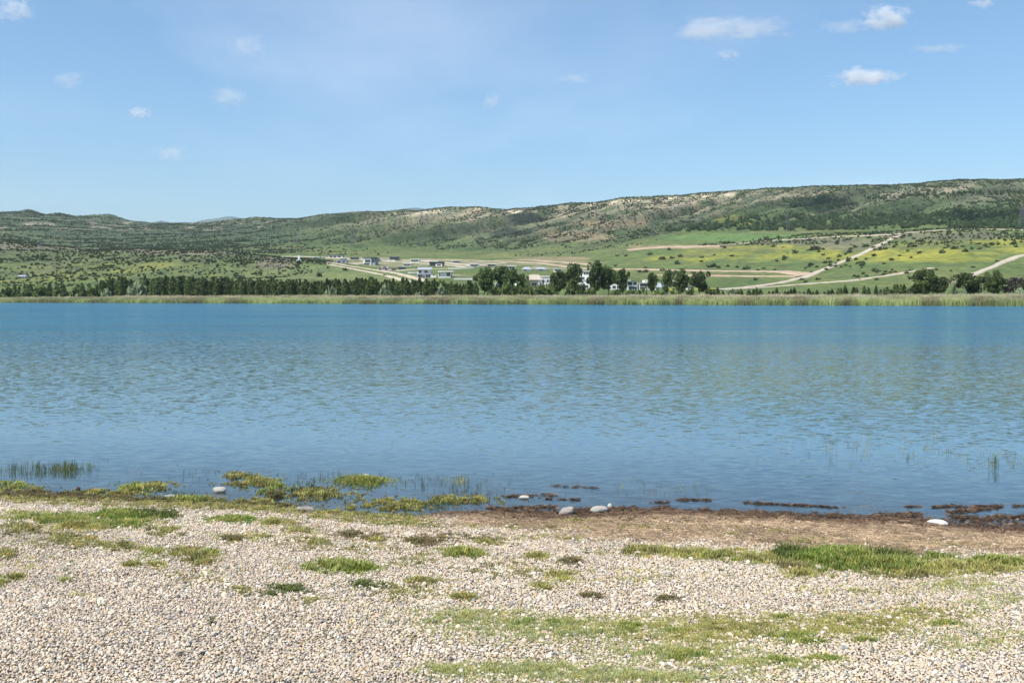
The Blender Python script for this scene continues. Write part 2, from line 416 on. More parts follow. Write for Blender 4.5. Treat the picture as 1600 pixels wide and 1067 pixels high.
m_land, nt, b = nmat('hill_land')
p = position(nt)
c = attr(nt, 'cover').outputs['Color']
c = mul(nt, c, ramp(nt, noise(nt, 0.22, 5, p, 0.7), [(0.36, (.55, .6, .6)), (0.52, (1.0, 1.0, 1.0)), (0.66, (1.3, 1.25, 1.15))]))
c = mul(nt, c, ramp(nt, noise(nt, 0.035, 3, p), [(0.35, (.8, .86, .88)), (0.65, (1.15, 1.12, 1.05))]))
L(nt, c, b.inputs['Base Color']); b.inputs['Roughness'].default_value = 0.95; b.inputs['Specular IOR Level'].default_value = 0.05
bn = N(nt, 'ShaderNodeBump'); bn.inputs['Strength'].default_value = 0.6; bn.inputs['Distance'].default_value = 1.2
L(nt, noise(nt, 0.35, 4, p, 0.65), bn.inputs['Height']); L(nt, bn.outputs[0], b.inputs['Normal'])
me = make_mesh('hills', np.stack([XX, DD, Zg], -1).reshape(-1, 3), grid_faces(len(DG), len(UG)), m_land, True)
set_col(me, 'cover', cov.reshape(-1, 3))
tag(add_obj('hills', me), 'green limestone ridge and grassy lower slopes across the lake', 'hills', kind='structure')

# far blue mountains beyond the gap
m_far = plain('far_mountain', (.05, .075, .07), 0.95, 0.3, 0.002)
def far_mountain(us, vs_, d, label):
    us = np.array(us, float); vs_ = np.array(vs_, float)
    ua = np.linspace(us[0], us[-1], 90); va = np.interp(ua, us, vs_) + (fbm(ua / 9, ua * 0, 5, 3) - .5) * 1.6
    rows = []
    for t, k in ((-1.0, 0.0), (-.6, .42), (-.3, .75), (0, 1), (.35, .7), (1, 0)):
        dd = d + t * d * 0.12
        z = (H + (HV - va) / F * d) * k + (fbm(ua / 12, ua * 0 + t * 3, 9, 3) - .5) * d * .006 * (k > 0) * (t != 0)
        rows.append(np.stack([(ua - 800) / F * dd, np.full_like(ua, dd), z], -1))
    me = make_mesh('mountains', np.concatenate(rows), grid_faces(len(rows), len(ua)), m_far, True)
    tag(add_obj('mountains', me), label, 'mountain', kind='structure')
far_mountain((170, 205, 222, 236, 252, 262, 275, 290), (372, 350, 345.5, 348.5, 345, 347, 351, 372), 7600, 'small blue distant peak behind the saddle at left')
far_mountain((270, 300, 318, 345, 358, 368, 385, 420, 470), (375, 348, 344, 340, 337.8, 339, 344, 355, 375), 8200, 'long blue distant mountain behind the saddle')
far_mountain((560, 600, 625, 640, 652, 668, 700, 740), (372, 338, 327.5, 325, 324.8, 327.4, 338, 372), 8600, 'blue distant summit peeking over the limestone ridge')

# ------------------------------------------------------------------ near beach
SHP = np.array([(-500, 762), (-200, 766), (0, 776), (100, 780), (200, 783), (300, 786), (400, 791), (460, 796), (540, 802), (600, 806), (650, 808), (700, 801), (760, 802), (850, 806),
                (900, 806), (960, 803), (1040, 801), (1120, 803), (1200, 807), (1300, 814), (1400, 812), (1480, 823), (1540, 828), (1600, 831), (1800, 838), (2200, 842)], float)
_sy = H * F / (SHP[:, 1] - HV); _sx = (SHP[:, 0] - 800) / F * _sy
_o = np.argsort(_sx); _sx, _sy = _sx[_o], _sy[_o]
def shore_y(x): return np.interp(x, _sx, _sy)
def beach_z(x, y):
    x = np.asarray(x, float); y = np.asarray(y, float)
    t = shore_y(x) - y + (fbm(x * 1.6, y * 1.6, 40, 3) - .5) * 0.22
    z = np.where(t > 0, 0.055 * np.minimum(t, 11) + 0.02 * (1 - np.exp(-np.maximum(t, 0) * 5)), -0.05 * np.minimum(-t, 30) - 0.004 * np.minimum(-t, 30) ** 1.5)
    z = z + (fbm(x * 1.1, y * 1.1, 44, 3) - .5) * 0.05 * sstep(0.1, 1.2, t)
    return z
def beach_at(u, v):
    u = np.asarray(u, float); v = np.asarray(v, float)
    y = H * F / (v - HV)
    for _ in range(12):
        x = (u - 800) / F * y; y = 0.5 * y + 0.5 * (H - np.maximum(beach_z(x, y), 0)) * F / (v - HV)
    x = (u - 800) / F * y
    return np.stack([x, y, np.maximum(beach_z(x, y), 0)], -1)
def uv_of(p): return 800 + F * p[..., 0] / p[..., 1], HV + (H - p[..., 2]) / p[..., 1] * F

xa = np.concatenate([-np.geomspace(400, 7.3, 30), np.arange(-7.2, 7.21, 0.045), np.geomspace(7.3, 400, 30)])
ya = np.concatenate([np.linspace(-120, 3.4, 30), np.arange(3.5, 12.6, 0.045), np.geomspace(12.8, 60, 30)])
bx, by = np.meshgrid(xa, ya); bz = beach_z(bx, by) + (fbm(bx * 9, by * 9, 60, 2) - .5) * .012
with np.errstate(divide='ignore', invalid='ignore'):
    bu, bv = 800 + F * bx / np.maximum(by, .5), HV + (H - bz) / np.maximum(by, .5) * F
t = shore_y(bx) - by
bc = np.ones(bx.shape + (3,)) * C(.17, .14, .105)
nb = fbm(bx * 2.2, by * 2.2, 80, 3)
litter = sstep(640, 780, bu) * sstep(1.9, 1.3, t + (nb - .5) * .7 + .75 * sstep(1120, 760, bu)) * sstep(-.1, .1, t)
bc = lay(bc, litter * .95, C(.25, .175, .105))
bc = lay(bc, sstep(.55, .15, t + (nb - .5) * .35) * .95, C(.10, .068, .045))
bc = lay(bc, sstep(.5, .0, t) * (1 - sstep(560, 700, bu)) * .7, C(.16, .135, .06))
bc = lay(bc, sstep(0.0, -.6, t), C(.085, .075, .055))
m_beach, nt, b = nmat('beach_ground')
p = position(nt)
vor = N(nt, 'ShaderNodeTexVoronoi'); vor.inputs['Scale'].default_value = 55; L(nt, p, vor.inputs['Vector'])
c = mul(nt, attr(nt, 'cover').outputs['Color'], ramp(nt, noise(nt, 60, 4, p, .7), [(0.35, (.45, .45, .47)), (0.65, (1.25, 1.2, 1.15))]))
L(nt, c, b.inputs['Base Color'])
wet = attr(nt, 'wet').outputs['Fac']
L(nt, fmath(nt, 'SUBTRACT', 0.95, fmath(nt, 'MULTIPLY', wet, 0.55)), b.inputs['Roughness'])
bn = N(nt, 'ShaderNodeBump'); bn.inputs['Strength'].default_value = 0.9; bn.inputs['Distance'].default_value = 0.012
L(nt, vor.outputs['Distance'], bn.inputs['Height']); L(nt, bn.outputs[0], b.inputs['Normal'])
me = make_mesh('beach', np.stack([bx, by, bz], -1).reshape(-1, 3), grid_faces(len(ya), len(xa)), m_beach, True)
set_col(me, 'cover', bc.reshape(-1, 3)); set_flt(me, 'wet', sstep(.35, .02, t).ravel())
tag(add_obj('beach', me), 'gravel lake beach sloping down to the water', 'beach', kind='structure')

# ------------------------------------------------------------------ lake
m_water, nt, b = nmat('lake_water')
nt.nodes.remove(b); p = position(nt)
def wave(sx, sy, detail, loc=(0, 0, 0), rot=0.12, rough=.55):
    mp = N(nt, 'ShaderNodeMapping'); mp.inputs['Scale'].default_value = (sx, sy, 1); mp.inputs['Location'].default_value = loc
    mp.inputs['Rotation'].default_value = (0, 0, rot); L(nt, p, mp.inputs[0])
    return noise(nt, 1.0, detail, mp.outputs[0], rough)
sxyz = N(nt, 'ShaderNodeSeparateXYZ'); L(nt, p, sxyz.inputs[0]); wx, wy = sxyz.outputs[0], sxyz.outputs[1]
off = attr(nt, 'offshore').outputs['Fac']              # metres out from the near shore
wind = ramp(nt, wave(.010, .11, 4, (4, 2, 0)), [(0.36, (.55,) * 3), (0.62, (1.3,) * 3)])
cr = ramp(nt, fmath(nt, 'DIVIDE', off, 120.0, True), [(0.0, (.04,) * 3), (.05, (.065,) * 3), (.16, (.14,) * 3), (.5, (.85,) * 3), (1.0, (1.0,) * 3)])
def slope(sx, sy, detail, loc, rot, k):
    """wave slopes straight from a noise field, so far ripples keep their steepness"""
    mp = N(nt, 'ShaderNodeMapping'); mp.inputs['Scale'].default_value = (sx, sy, 1); mp.inputs['Location'].default_value = loc
    mp.inputs['Rotation'].default_value = (0, 0, rot); L(nt, p, mp.inputs[0])
    n_ = N(nt, 'ShaderNodeTexNoise'); n_.inputs['Scale'].default_value = 1; n_.inputs['Detail'].default_value = detail; L(nt, mp.outputs[0], n_.inputs['Vector'])
    sb = N(nt, 'ShaderNodeVectorMath', operation='SUBTRACT'); L(nt, n_.outputs['Color'], sb.inputs[0]); sb.inputs[1].default_value = (.5, .5, .5)
    ml = N(nt, 'ShaderNodeVectorMath', operation='MULTIPLY'); L(nt, sb.outputs[0], ml.inputs[0]); ml.inputs[1].default_value = (k * .9, k, 0)
    return ml.outputs[0]
sa = N(nt, 'ShaderNodeVectorMath', operation='ADD'); L(nt, slope(5.0, 11.0, 2, (0, 0, 0), .12, 2.6), sa.inputs[0]); L(nt, slope(1.3, 2.6, 2, (9, 3, 0), -.1, .22), sa.inputs[1])
sc_ = N(nt, 'ShaderNodeVectorMath', operation='SCALE'); L(nt, sa.outputs[0], sc_.inputs[0]); L(nt, fmath(nt, 'MULTIPLY', cr, wind), sc_.inputs['Scale'])
up_ = N(nt, 'ShaderNodeVectorMath', operation='ADD'); L(nt, sc_.outputs[0], up_.inputs[0]); up_.inputs[1].default_value = (0, 0, 1)
bn = N(nt, 'ShaderNodeVectorMath', operation='NORMALIZE'); L(nt, up_.outputs[0], bn.inputs[0])
gl = N(nt, 'ShaderNodeBsdfGlossy'); L(nt, ramp(nt, fmath(nt, 'DIVIDE', off, 120.0, True), [(0.0, (.03,) * 3), (.06, (.06,) * 3), (.5, (.08,) * 3)]), gl.inputs['Roughness']); gl.inputs['Color'].default_value = (.95, .97, 1, 1)
L(nt, bn.outputs[0], gl.inputs['Normal'])
fr = N(nt, 'ShaderNodeFresnel'); fr.inputs['IOR'].default_value = 1.33; L(nt, bn.outputs[0], fr.inputs['Normal'])
deep = N(nt, 'ShaderNodeBsdfDiffuse')
weed = attr(nt, 'weedbed').outputs['Fac']
dc = ramp(nt, wave(.01, .03, 2), [(0.35, (.016, .112, .185)), (0.65, (.022, .138, .222))])
dc = mul(nt, dc, ramp(nt, wave(2.6, 1.1, 4), [(0.35, (.10, .135, .075)), (0.65, (.07, .15, .15))]), fmath(nt, 'MULTIPLY', weed, 0.75), 'MIX')
dc = mul(nt, (.075, .135, .165), dc, ramp(nt, fmath(nt, 'DIVIDE', off, 90.0, True), [(0.0, (0,) * 3), (.12, (.25,) * 3), (.5, (1,) * 3)]), 'MIX')
L(nt, dc, deep.inputs['Color'])
tr = N(nt, 'ShaderNodeBsdfTransparent'); tr.inputs['Color'].default_value = (.72, .80, .80, 1)
turb = N(nt, 'ShaderNodeMapRange'); L(nt, off, turb.inputs[0]); turb.inputs[1].default_value = 0.0; turb.inputs[2].default_value = 5.0; turb.inputs[3].default_value = .12; turb.inputs[4].default_value = 1.0
body = N(nt, 'ShaderNodeMixShader'); L(nt, turb.outputs[0], body.inputs[0]); L(nt, tr.outputs[0], body.inputs[1]); L(nt, deep.outputs[0], body.inputs[2])
mx = N(nt, 'ShaderNodeMixShader'); L(nt, fr.outputs[0], mx.inputs[0]); L(nt, body.outputs[0], mx.inputs[1]); L(nt, gl.outputs[0], mx.inputs[2])
L(nt, mx.outputs[0], nt.nodes['Material Output'].inputs[0])
lx = np.concatenate([-np.geomspace(900, 14, 40), np.arange(-13.5, 13.6, .25), np.geomspace(14, 900, 40)])
ly = np.concatenate([np.arange(7, 40, .25), np.geomspace(40.5, 620, 60)])
gx, gy = np.meshgrid(lx, ly)
me = make_mesh('lake', np.stack([gx, gy, gx * 0], -1).reshape(-1, 3), grid_faces(len(ly), len(lx)), m_water, True)
set_flt(me, 'offshore', (gy - shore_y(gx)).ravel())
gu, gv = 800 + F * gx / gy, HV + H / gy * F
wb = np.maximum(sstep(800, 1150, gu) * np.exp(-((gv - 606) / 34) ** 2), 0.45 * np.exp(-((gv - 610) / 40) ** 2) * sstep(-100, 300, gu))
wb *= sstep(.25, .6, fbm(gx * .25, gy * .12, 33, 3))
set_flt(me, 'weedbed', wb.ravel())
tag(add_obj('lake', me), 'rippled blue lake water', 'lake', kind='structure')

# ------------------------------------------------------------------ dirt tracks laid over the hills
m_track = plain('pale_track', (.40, .34, .255), 0.95, 0.22, 0.25)
m_soil = plain('brown_soil_track', (.37, .27, .185), 0.95, 0.2, 0.12)
def track(name, label, pts, width, mat, kind='structure'):
    P = []
    for (u0, v0), (u1, v1) in zip(pts[:-1], pts[1:]):
        n = max(2, int(abs(u1 - u0) / 3))
        P += [place(u0 + (u1 - u0) * i / n, v0 + (v1 - v0) * i / n) for i in range(n)]
    P.append(place(*pts[-1]))
    A = np.array([tuple(q)[:2] for q in P])
    for _ in range(6): A[1:-1] = .25 * A[:-2] + .5 * A[1:-1] + .25 * A[2:]
    B = []
    for a0, a1 in zip(A[:-1], A[1:]):
        n = max(1, int(np.hypot(*(a1 - a0)) / 3.0)); B += [a0 + (a1 - a0) * i / n for i in range(n)]
    A = np.array(B + [A[-1]])
    T = np.gradient(A, axis=0); T /= np.linalg.norm(T, axis=1, keepdims=True) + 1e-9
    Nn = np.stack([-T[:, 1], T[:, 0]], -1)
    w = width * (0.85 + .4 * fbm(np.arange(len(A)) / 7, np.zeros(len(A)), len(pts), 2))
    rows = []; jl = 1 + .7 * (fbm(np.arange(len(A)) / 2.3, np.zeros(len(A)), 5, 2) - .5); jr = 1 + .7 * (fbm(np.arange(len(A)) / 2.3, np.zeros(len(A)), 6, 2) - .5)
    for t, hgt in ((-.56, -.35), (-.5, .22), (-.25, .3), (0, .32), (.25, .3), (.5, .22), (.56, -.35)):
        q = A + Nn * (w * t * (jl if t < 0 else jr))[:, None]
        q[:, 1] = np.maximum(q[:, 1], 215)
        rows.append(np.stack([q[:, 0], q[:, 1], height(q[:, 0], q[:, 1]) + hgt], -1))
    me = make_mesh(name, np.concatenate(rows), grid_faces(len(rows), len(A)), mat, True)
    return tag(add_obj(name, me), label, 'track', kind=kind)
track('dirt_track', 'pale track along the top edge of the right terrace', [(1135, 383), (1200, 376.5), (1300, 370.5), (1390, 367), (1440, 362), (1480, 359), (1520, 358), (1610, 360)], 4, m_track)
track('dirt_track', 'pale track cutting diagonally down the yellow-flowered slope', [(1404, 368), (1372, 384), (1335, 402), (1290, 420), (1262, 432), (1225, 441), (1180, 448), (1120, 453)], 4.4, m_track)
track('dirt_track', 'thin track crossing the lower right meadow', [(1120, 453.5), (1200, 449), (1260, 444), (1330, 439), (1400, 429), (1455, 419)], 3.2, m_track)
track('dirt_track', 'track rising to the far right behind the round trees', [(1470, 444), (1505, 436), (1545, 420), (1580, 404), (1612, 396)], 3.6, m_track)
track('dirt_track', 'brown earth cutting below the green terrace meadow', [(978, 391), (1010, 388), (1050, 386), (1090, 385), (1135, 384)], 15, m_soil)
track('dirt_track', 'brown loop road behind the trees', [(950, 421), (1000, 421), (1060, 422.5), (1140, 424), (1220, 424.5), (1248, 427), (1262, 431)], 9, m_soil)
track('dirt_track', 'lower brown road running into the loop', [(1030, 430), (1100, 431), (1180, 432), (1250, 432)], 6, m_soil)
track('dirt_track', 'pair of pale ruts, upper one, on the hill under the village', [(505, 408.5), (540, 415), (580, 421), (620, 427), (655, 436), (668, 441)], 4, m_track)
track('dirt_track', 'pair of pale ruts, lower one, on the hill under the village', [(512, 413), (545, 419), (580, 426), (610, 432), (645, 442)], 4, m_track)
track('village_road', 'pale road along the top of the village', [(425, 401), (470, 401), (520, 403), (570, 406), (640, 407), (700, 411), (745, 415)], 7, m_track)
track('village_road', 'pale village street in front of the upper houses', [(545, 413), (590, 410), (640, 410.5), (690, 414), (730, 417)], 6, m_track)
track('village_road', 'pale village street leading up to the tree group', [(610, 424), (650, 421), (700, 420), (735, 416), (790, 411)], 6, m_track)
track('village_road', 'brown road at the foot of the main slope', [(650, 405), (720, 406), (790, 409), (850, 412), (900, 419), (950, 421)], 8, m_soil)
track('village_road', 'brown terrace road beneath the gullies', [(770, 407), (830, 406.5), (880, 410), (930, 414)], 7, m_soil)

# ------------------------------------------------------------------ leaves, bushes, trees
def leaf_quads(cent, size, flat=0.0, r=None):
    r = r or rng
    n = len(cent)
    a = r.normal(size=(n, 3)); a[:, 2] *= (1 - flat); a /= np.linalg.norm(a, axis=1, keepdims=True)
    b = np.cross(a, r.normal(size=(n, 3))); b /= np.linalg.norm(b, axis=1, keepdims=True)
    s = (np.asarray(size) * r.uniform(.6, 1.3, n))[:, None]
    v = np.stack([cent - a * s, cent + b * s * .62, cent + a * s, cent - b * s * .62], 1).reshape(-1, 3)
    return v, np.arange(n * 4).reshape(n, 4)
m_bush = leafmat('scrub_leaves', (.030, .046, .021), (.066, .090, .036), 0.8, .15)
m_pop = leafmat('poplar_leaves', (.052, .080, .022), (.15, .20, .066), 0.6, .25)
m_tree = leafmat('tree_leaves', (.036, .060, .017), (.125, .175, .050), 0.55, .25)
m_shrub = leafmat('shrub_leaves', (.055, .085, .025), (.15, .20, .055), 0.5, .25)
m_pale = leafmat('willow_leaves', (.13, .17, .085), (.24, .28, .16), 0.7, .25)
m_purple = leafmat('plum_leaves', (.030, .022, .024), (.070, .050, .048), 0.6, .2)
m_bark = plain('bark', (.12, .095, .07), 0.95, .3, 3.0)

def bush_mesh(seed, mat, n=110):
    r = np.random.default_rng(seed)
    k = r.normal(size=(7, 3)); k /= np.linalg.norm(k, axis=1, keepdims=True); k[:, 2] = np.abs(k[:, 2]); k *= np.array([.6, .6, .5]) * r.uniform(.5, 1, (7, 1))
    c = k[r.integers(0, 7, n)] + r.normal(size=(n, 3)) * .24; c[:, 2] = np.abs(c[:, 2] * .95) + .05
    v, f = leaf_quads(c, .24, 0, r)
    return make_mesh('foliage', v, f, mat)
BUSH = [bush_mesh(100 + i, m_bush) for i in range(5)]

def dense_points(n, wfun, lo=-60, hi=1660, dlo=300, dhi=2300):
    """random ground points, kept with the given likelihood, with what is in view"""
    u = rng.uniform(lo, hi, n); d = np.sqrt(rng.uniform(dlo ** 2, dhi ** 2, n))
    fu = np.clip(((u - UG[0]) / (UG[1] - UG[0])).round().astype(int), 0, len(UG) - 1)
    fd = np.clip(np.searchsorted(DG, d), 1, len(DG) - 1)
    x = (u - 800) / F * d; z = height(x, d); v = HV - (z - H) / d * F
    vis = v <= RUN[fd - 1, fu] + 2.5
    sl = mslope[fd, fu]; sf = ROWD[fu, 4]; sr = ROWD[fu, 7]
    keep = vis & (rng.uniform(size=n) < wfun(u, v, d, x, sl, sf, sr))
    return u[keep], v[keep], d[keep], x[keep], z[keep], sl[keep]
def w_scrub(u, v, d, x, sl, sf, sr):
    nz = fbm((x - .9 * d) / 28, d / 150, 77, 3); n2 = fbm(x / 14, d / 14, 120, 3)
    gl_ = np.abs(fbm((x - .9 * d) / 52, d / 900, 3, 3, .5) - .5) * 2
    w = sl * (0.22 + 0.6 * sstep(.54, .40, nz) + .5 * sstep(.35, .08, gl_)) * sstep(.36, .56, n2)
    edge = np.interp(v, [395, 410, 425, 440], [455, 505, 470, 430]) + (n2 - .5) * 120
    left = (u < 520) & (d < 900)
    w = np.where(left, sstep(.34, .5, n2) * np.where(v < 412, .7, .36) * sstep(452, 440, v) * sstep(edge + 25, edge - 25, u), w)
    back = (d >= 1000) & (sl <= .5)
    w = np.where(back, .5 * sstep(620, 300, u) * sstep(.4, .55, n2), w)
    top = (d > sr - 40); w = np.where(top, np.where(u < 420, .12, .5), w)
    w = np.where((u > 1000) & (d < 860) & (v < 384) & (v > 356), .45 * sstep(.42, .55, n2), w)
    w = np.where((u > 1060) & (d > 850) & (v > 350), w * .05, w)
    return np.clip(w, 0, 1)
su, sv, sdd, sx_, sz_, ssl = dense_points(560000, w_scrub)
n = len(su)
ssz = rng.uniform(.6, 1.8, n) * np.where(sdd < 900, .72, .95)
TI = lambda n: np.ones((n, 3))

# bushes one can count on the right slopes and the left hill
def w_dots(u, v, d, x, sl, sf, sr):
    n2 = fbm(x / 30, d / 30, 133, 3)
    w = np.where((u > 960) & (v > 366) & (v < 442) & (d < 860), sstep(.42, .6, n2) * sstep(445, 420, v), 0)
    w = np.where((u > 440) & (u < 640) & (v > 412) & (v < 440) & (d < 660), .10, w)
    return np.clip(w, 0, 1)
cu, cv, cd, cx_, cz_, _ = dense_points(4200, w_dots, 430, 1640, 380, 900)
cs = rng.uniform(.9, 2.0, len(cu)) * (1 + .7 * (rng.uniform(size=len(cu)) > .85))
lm = (su > 0) & (su < 470) & (sdd < 720)
order = np.argsort(-(ssz / sdd) * lm)[:90]             # the largest-looking bushes of the left hill become single things
om = np.zeros(n, bool); om[order] = True
ck = np.argsort(-(cs / cd))[:205]
def bush(name, u, v, d, x, z, s, label, group):
    o = add_obj(name, BUSH[rng.integers(0, 5)], loc=(x, d, z - .25 * s), rotz=rng.uniform(0, 6.3))
    s *= .8; o.scale = (s * rng.uniform(.9, 1.3), s, s * rng.uniform(1.1, 1.7))
    tag(o, label, 'bush', group)
for i in ck:
    if cu[i] < 660: lb, gp = 'small dark bush on the smooth green hill under the village', 'bushes on the smooth hill'
    elif cv[i] < 378: lb, gp = 'dark bush on the grey scrubby brow of the right terrace', 'bushes on the terrace brow'
    elif cu[i] < 1190: lb, gp = 'dark round bush on the slope beneath the brown earth cutting', 'bushes beneath the cutting'
    elif cv[i] < 408: lb, gp = 'dark round bush amid the yellow flowers on the right slope', 'bushes on the yellow slope'
    else: lb, gp = 'dark round bush on the green meadow under the yellow slope', 'bushes on the right meadow'
    bush('hillside_bush', cu[i], cv[i], cd[i], cx_[i], cz_[i], cs[i], lb, gp)
for i in order:
    lb, gp = ('dark bush low on the scrubby left hill', 'bushes on the left hill') if sv[i] > 415 else ('dark bush high on the scrubby left hill', 'bushes on the upper left hill')
    bush('hillside_bush', su[i], sv[i], sdd[i], sx_[i], sz_[i], ssz[i], lb, gp)
k = ~om; n = int(k.sum())
scatter('scrub', np.stack([sx_[k], sdd[k], sz_[k] - .2], -1), np.stack([np.zeros(n), np.zeros(n), rng.uniform(0, 6.3, n)], -1),
        np.stack([ssz[k] * rng.uniform(.7, 1.0, n), ssz[k] * .8, ssz[k] * rng.uniform(.9, 1.6, n)], -1), rng.integers(0, 5, n), TI(n), BUSH,
        'dense dark scrub covering the ridge and far slopes', 'scrub')

def tree_meshes(seed, h, w, mat, shape='round', nleaf=1500, leaf=.34):
    r = np.random.default_rng(seed); rr = random.Random(seed)
    tb = MB(); th = h * (.16 if shape == 'poplar' else .30)
    pts = [Vector((0, 0, -.6)), Vector((rr.uniform(-.1, .1), rr.uniform(-.1, .1), th)), Vector((rr.uniform(-.25, .25) * w * .2, rr.uniform(-.2, .2), h * .62)), Vector((0, 0, h * .9))]
    rad = [h * .022, h * .017, h * .010, h * .003]
    for a, b_, r0, r1 in zip(pts, pts[1:], rad, rad[1:]): tb.tube(a, b_, r0, r1, 6)
    cl = []
    nb = 9 if shape != 'poplar' else 7
    for i in range(nb):
        t = (i + .5) / nb; z0 = th + (h * .8 - th) * t; an = i * 2.4 + rr.uniform(-.4, .4)
        if shape == 'poplar': ln = w * .45 * (1 - .6 * t); up = .9 * h * .12
        else: ln = w * .5 * math.sin(math.pi * (.22 + .7 * t)) * rr.uniform(.7, 1.15); up = ln * rr.uniform(.2, .7)
        e = Vector((math.cos(an) * ln, math.sin(an) * ln, z0 + up))
        tb.tube((0, 0, z0), e, h * .008, h * .002, 5); cl.append(e)
    if shape == 'poplar':
        t = r.beta(1.05, 1.15, nleaf); an = r.uniform(0, 6.283, nleaf)
        prof = w * .5 * np.clip(np.minimum((1.02 - t) * 2.3, .55 + t * 2), .06, 1) ** .8 * (.75 + .5 * vnoise(an * 1.3 + seed, t * 9, seed))
        q = prof * np.sqrt(r.uniform(.15, 1, nleaf))
        c = np.stack([np.cos(an) * q, np.sin(an) * q, th * .45 + (h - th * .45) * t], -1)
    else:
        cc = [np.array(e) for e in cl]
        for _ in range(20):
            d = r.normal(size=3); d /= np.linalg.norm(d); q = r.uniform(.45, 1.0)
            cc.append(np.array([d[0] * w * .42 * q, d[1] * w * .42 * q, h * .60 + d[2] * h * .33 * q]))
        cc = np.array(cc); cr = r.uniform(.09, .17, len(cc)) * (w + h) * .5
        i = r.integers(0, len(cc), nleaf); d = r.normal(size=(nleaf, 3)); d /= np.linalg.norm(d, axis=1, keepdims=True)
        c = cc[i] + d * (cr[i] * r.uniform(.3, 1, nleaf) ** .5)[:, None]
        c[:, 2] = np.maximum(c[:, 2], h * .12)
    v, f = leaf_quads(c, leaf, 0, r)
    return make_mesh('trunk', tb.v, tb.f, m_bark), make_mesh('crown', v, f, mat)
def tree(name, meshes, loc, s, label, group=None, cat='tree'):
    e = add_obj(name, None, loc=loc, rotz=rng.uniform(0, 6.3)); e.scale = (s[0], s[0], s[1]); e.empty_display_size = .3
    add_obj('trunk', meshes[0], e); add_obj('crown', meshes[1], e)
    return tag(e, label, cat, group)

POP = [tree_meshes(200 + i, 8.5, 2.5, m_pop, 'poplar', 950, .32) for i in range(6)]
def poplars(u0, u1, pitch, dd, vtop, label, group, jit=.13, skip=0.0, wid=1.0):
    u = u0
    while u < u1:
        if rng.uniform() >= skip:
            d = float(shore_d(u)) + dd + rng.normal() * 1.0; g = on_ground(u, d)
            hh = 1.0 * (H + (HV - vtop(u)) / F * d - g.z) * rng.uniform(1 - jit, 1 + jit)
            tree('poplar_tree', POP[rng.integers(0, 6)], g, (max(.5, hh / 8.5) * wid * rng.uniform(.95, 1.35), hh / 8.5), label, group)
        u += pitch * rng.uniform(.7, 1.3)
vt_main = lambda u: np.interp(u, [150, 200, 250, 420, 520, 560, 600, 650, 700, 745], [439, 434, 434.5, 437, 439, 435, 438, 437, 440, 441])
poplars(158, 205, 4.6, 44, vt_main, 'dark slender poplar in the short row beside the pale round willow', 'short poplar row')
poplars(226, 745, 4.5, 44, vt_main, 'dark slender poplar in the long dense lakeside row', 'long poplar row')
poplars(4, 158, 9.5, 46, lambda u: 446, 'low slender poplar in the broken row at the far left shore', 'broken poplar row', .25, .15)
poplars(1110, 1300, 6.5, 38, lambda u: 452.5, 'little young poplar behind the pale reeds on the right shore', 'young poplars on the right shore', .2, .25)
poplars(1300, 1440, 5.6, 38, lambda u: np.interp(u, [1300, 1440], [450, 447]), 'young poplar left of the round trees on the right shore', 'young poplars near the round trees', .2, .12)

TR = [tree_meshes(300 + i, 12, 7.6, m_tree, 'round', 3000, .38) for i in range(5)]
def big(u, vt, wpx, dd, label, i, mat_set=None):
    d = float(shore_d(u)) + dd; g = on_ground(u, d); hh = H + (HV - vt) / F * d - g.z
    tree('lakeside_tree', (mat_set or TR)[i % 5], g, (wpx / F * d / 6.6, hh / 11.4), label)
big(757, 419, 27, 36, 'dark tree at the right end of the long poplar row', 0)
big(791, 413, 32, 40, 'broad dark tree standing left of the large beige house', 1)
big(816, 425, 15, 46, 'slim tree close against the left side of the beige house', 2)
big(873, 421, 21, 32, 'dark leaning tree against the right side of the beige house', 3)
big(897, 411, 28, 42, 'tall bushy tree between the beige house and white tiered building', 4)
big(931, 410, 26, 34, 'tall tree just right of the white tiered building', 0)
big(951, 412, 24, 38, 'tall tree with thin top, right partner of the pair by the tiered building', 1)
big(973, 417, 16, 46, 'slender tree before the white framed villa, left of its glass front', 2)
big(1019, 424, 13, 44, 'narrow tree standing between the two white framed villas and sloped roof', 3)
big(1043, 421, 15, 32, 'dark narrow tree at the right end of the grey sloped roof', 4)
big(1064, 422, 23, 40, 'leafy tree over the long low white wall', 0)
big(1093, 421, 25, 32, 'dark tree beside the small white block, last of the group', 1)
big(1446, 417, 30, 34, 'tallest dark round tree on the right shore', 2)
big(1469, 431, 23, 34, 'lighter smaller tree right of the tallest dark shore tree', 3)
big(1513, 426, 40, 36, 'widest round green tree on the right shore', 4)
big(1552, 425, 28, 36, 'round green tree next to the purple-leaved trees', 0)
PU = [tree_meshes(340 + i, 12, 8.5, m_purple, 'round', 1300, .36) for i in range(2)] * 3
big(1577, 434, 26, 40, 'dark purple-leaved tree beside the round green tree', 0, PU)
big(1598, 433, 28, 42, 'dark purple-leaved tree cut by the edge of the picture', 1, PU)
big(1444, 429, 8, 30, 'thin dark tree in front of the tallest shore tree', 4, [POP[0]] * 5)

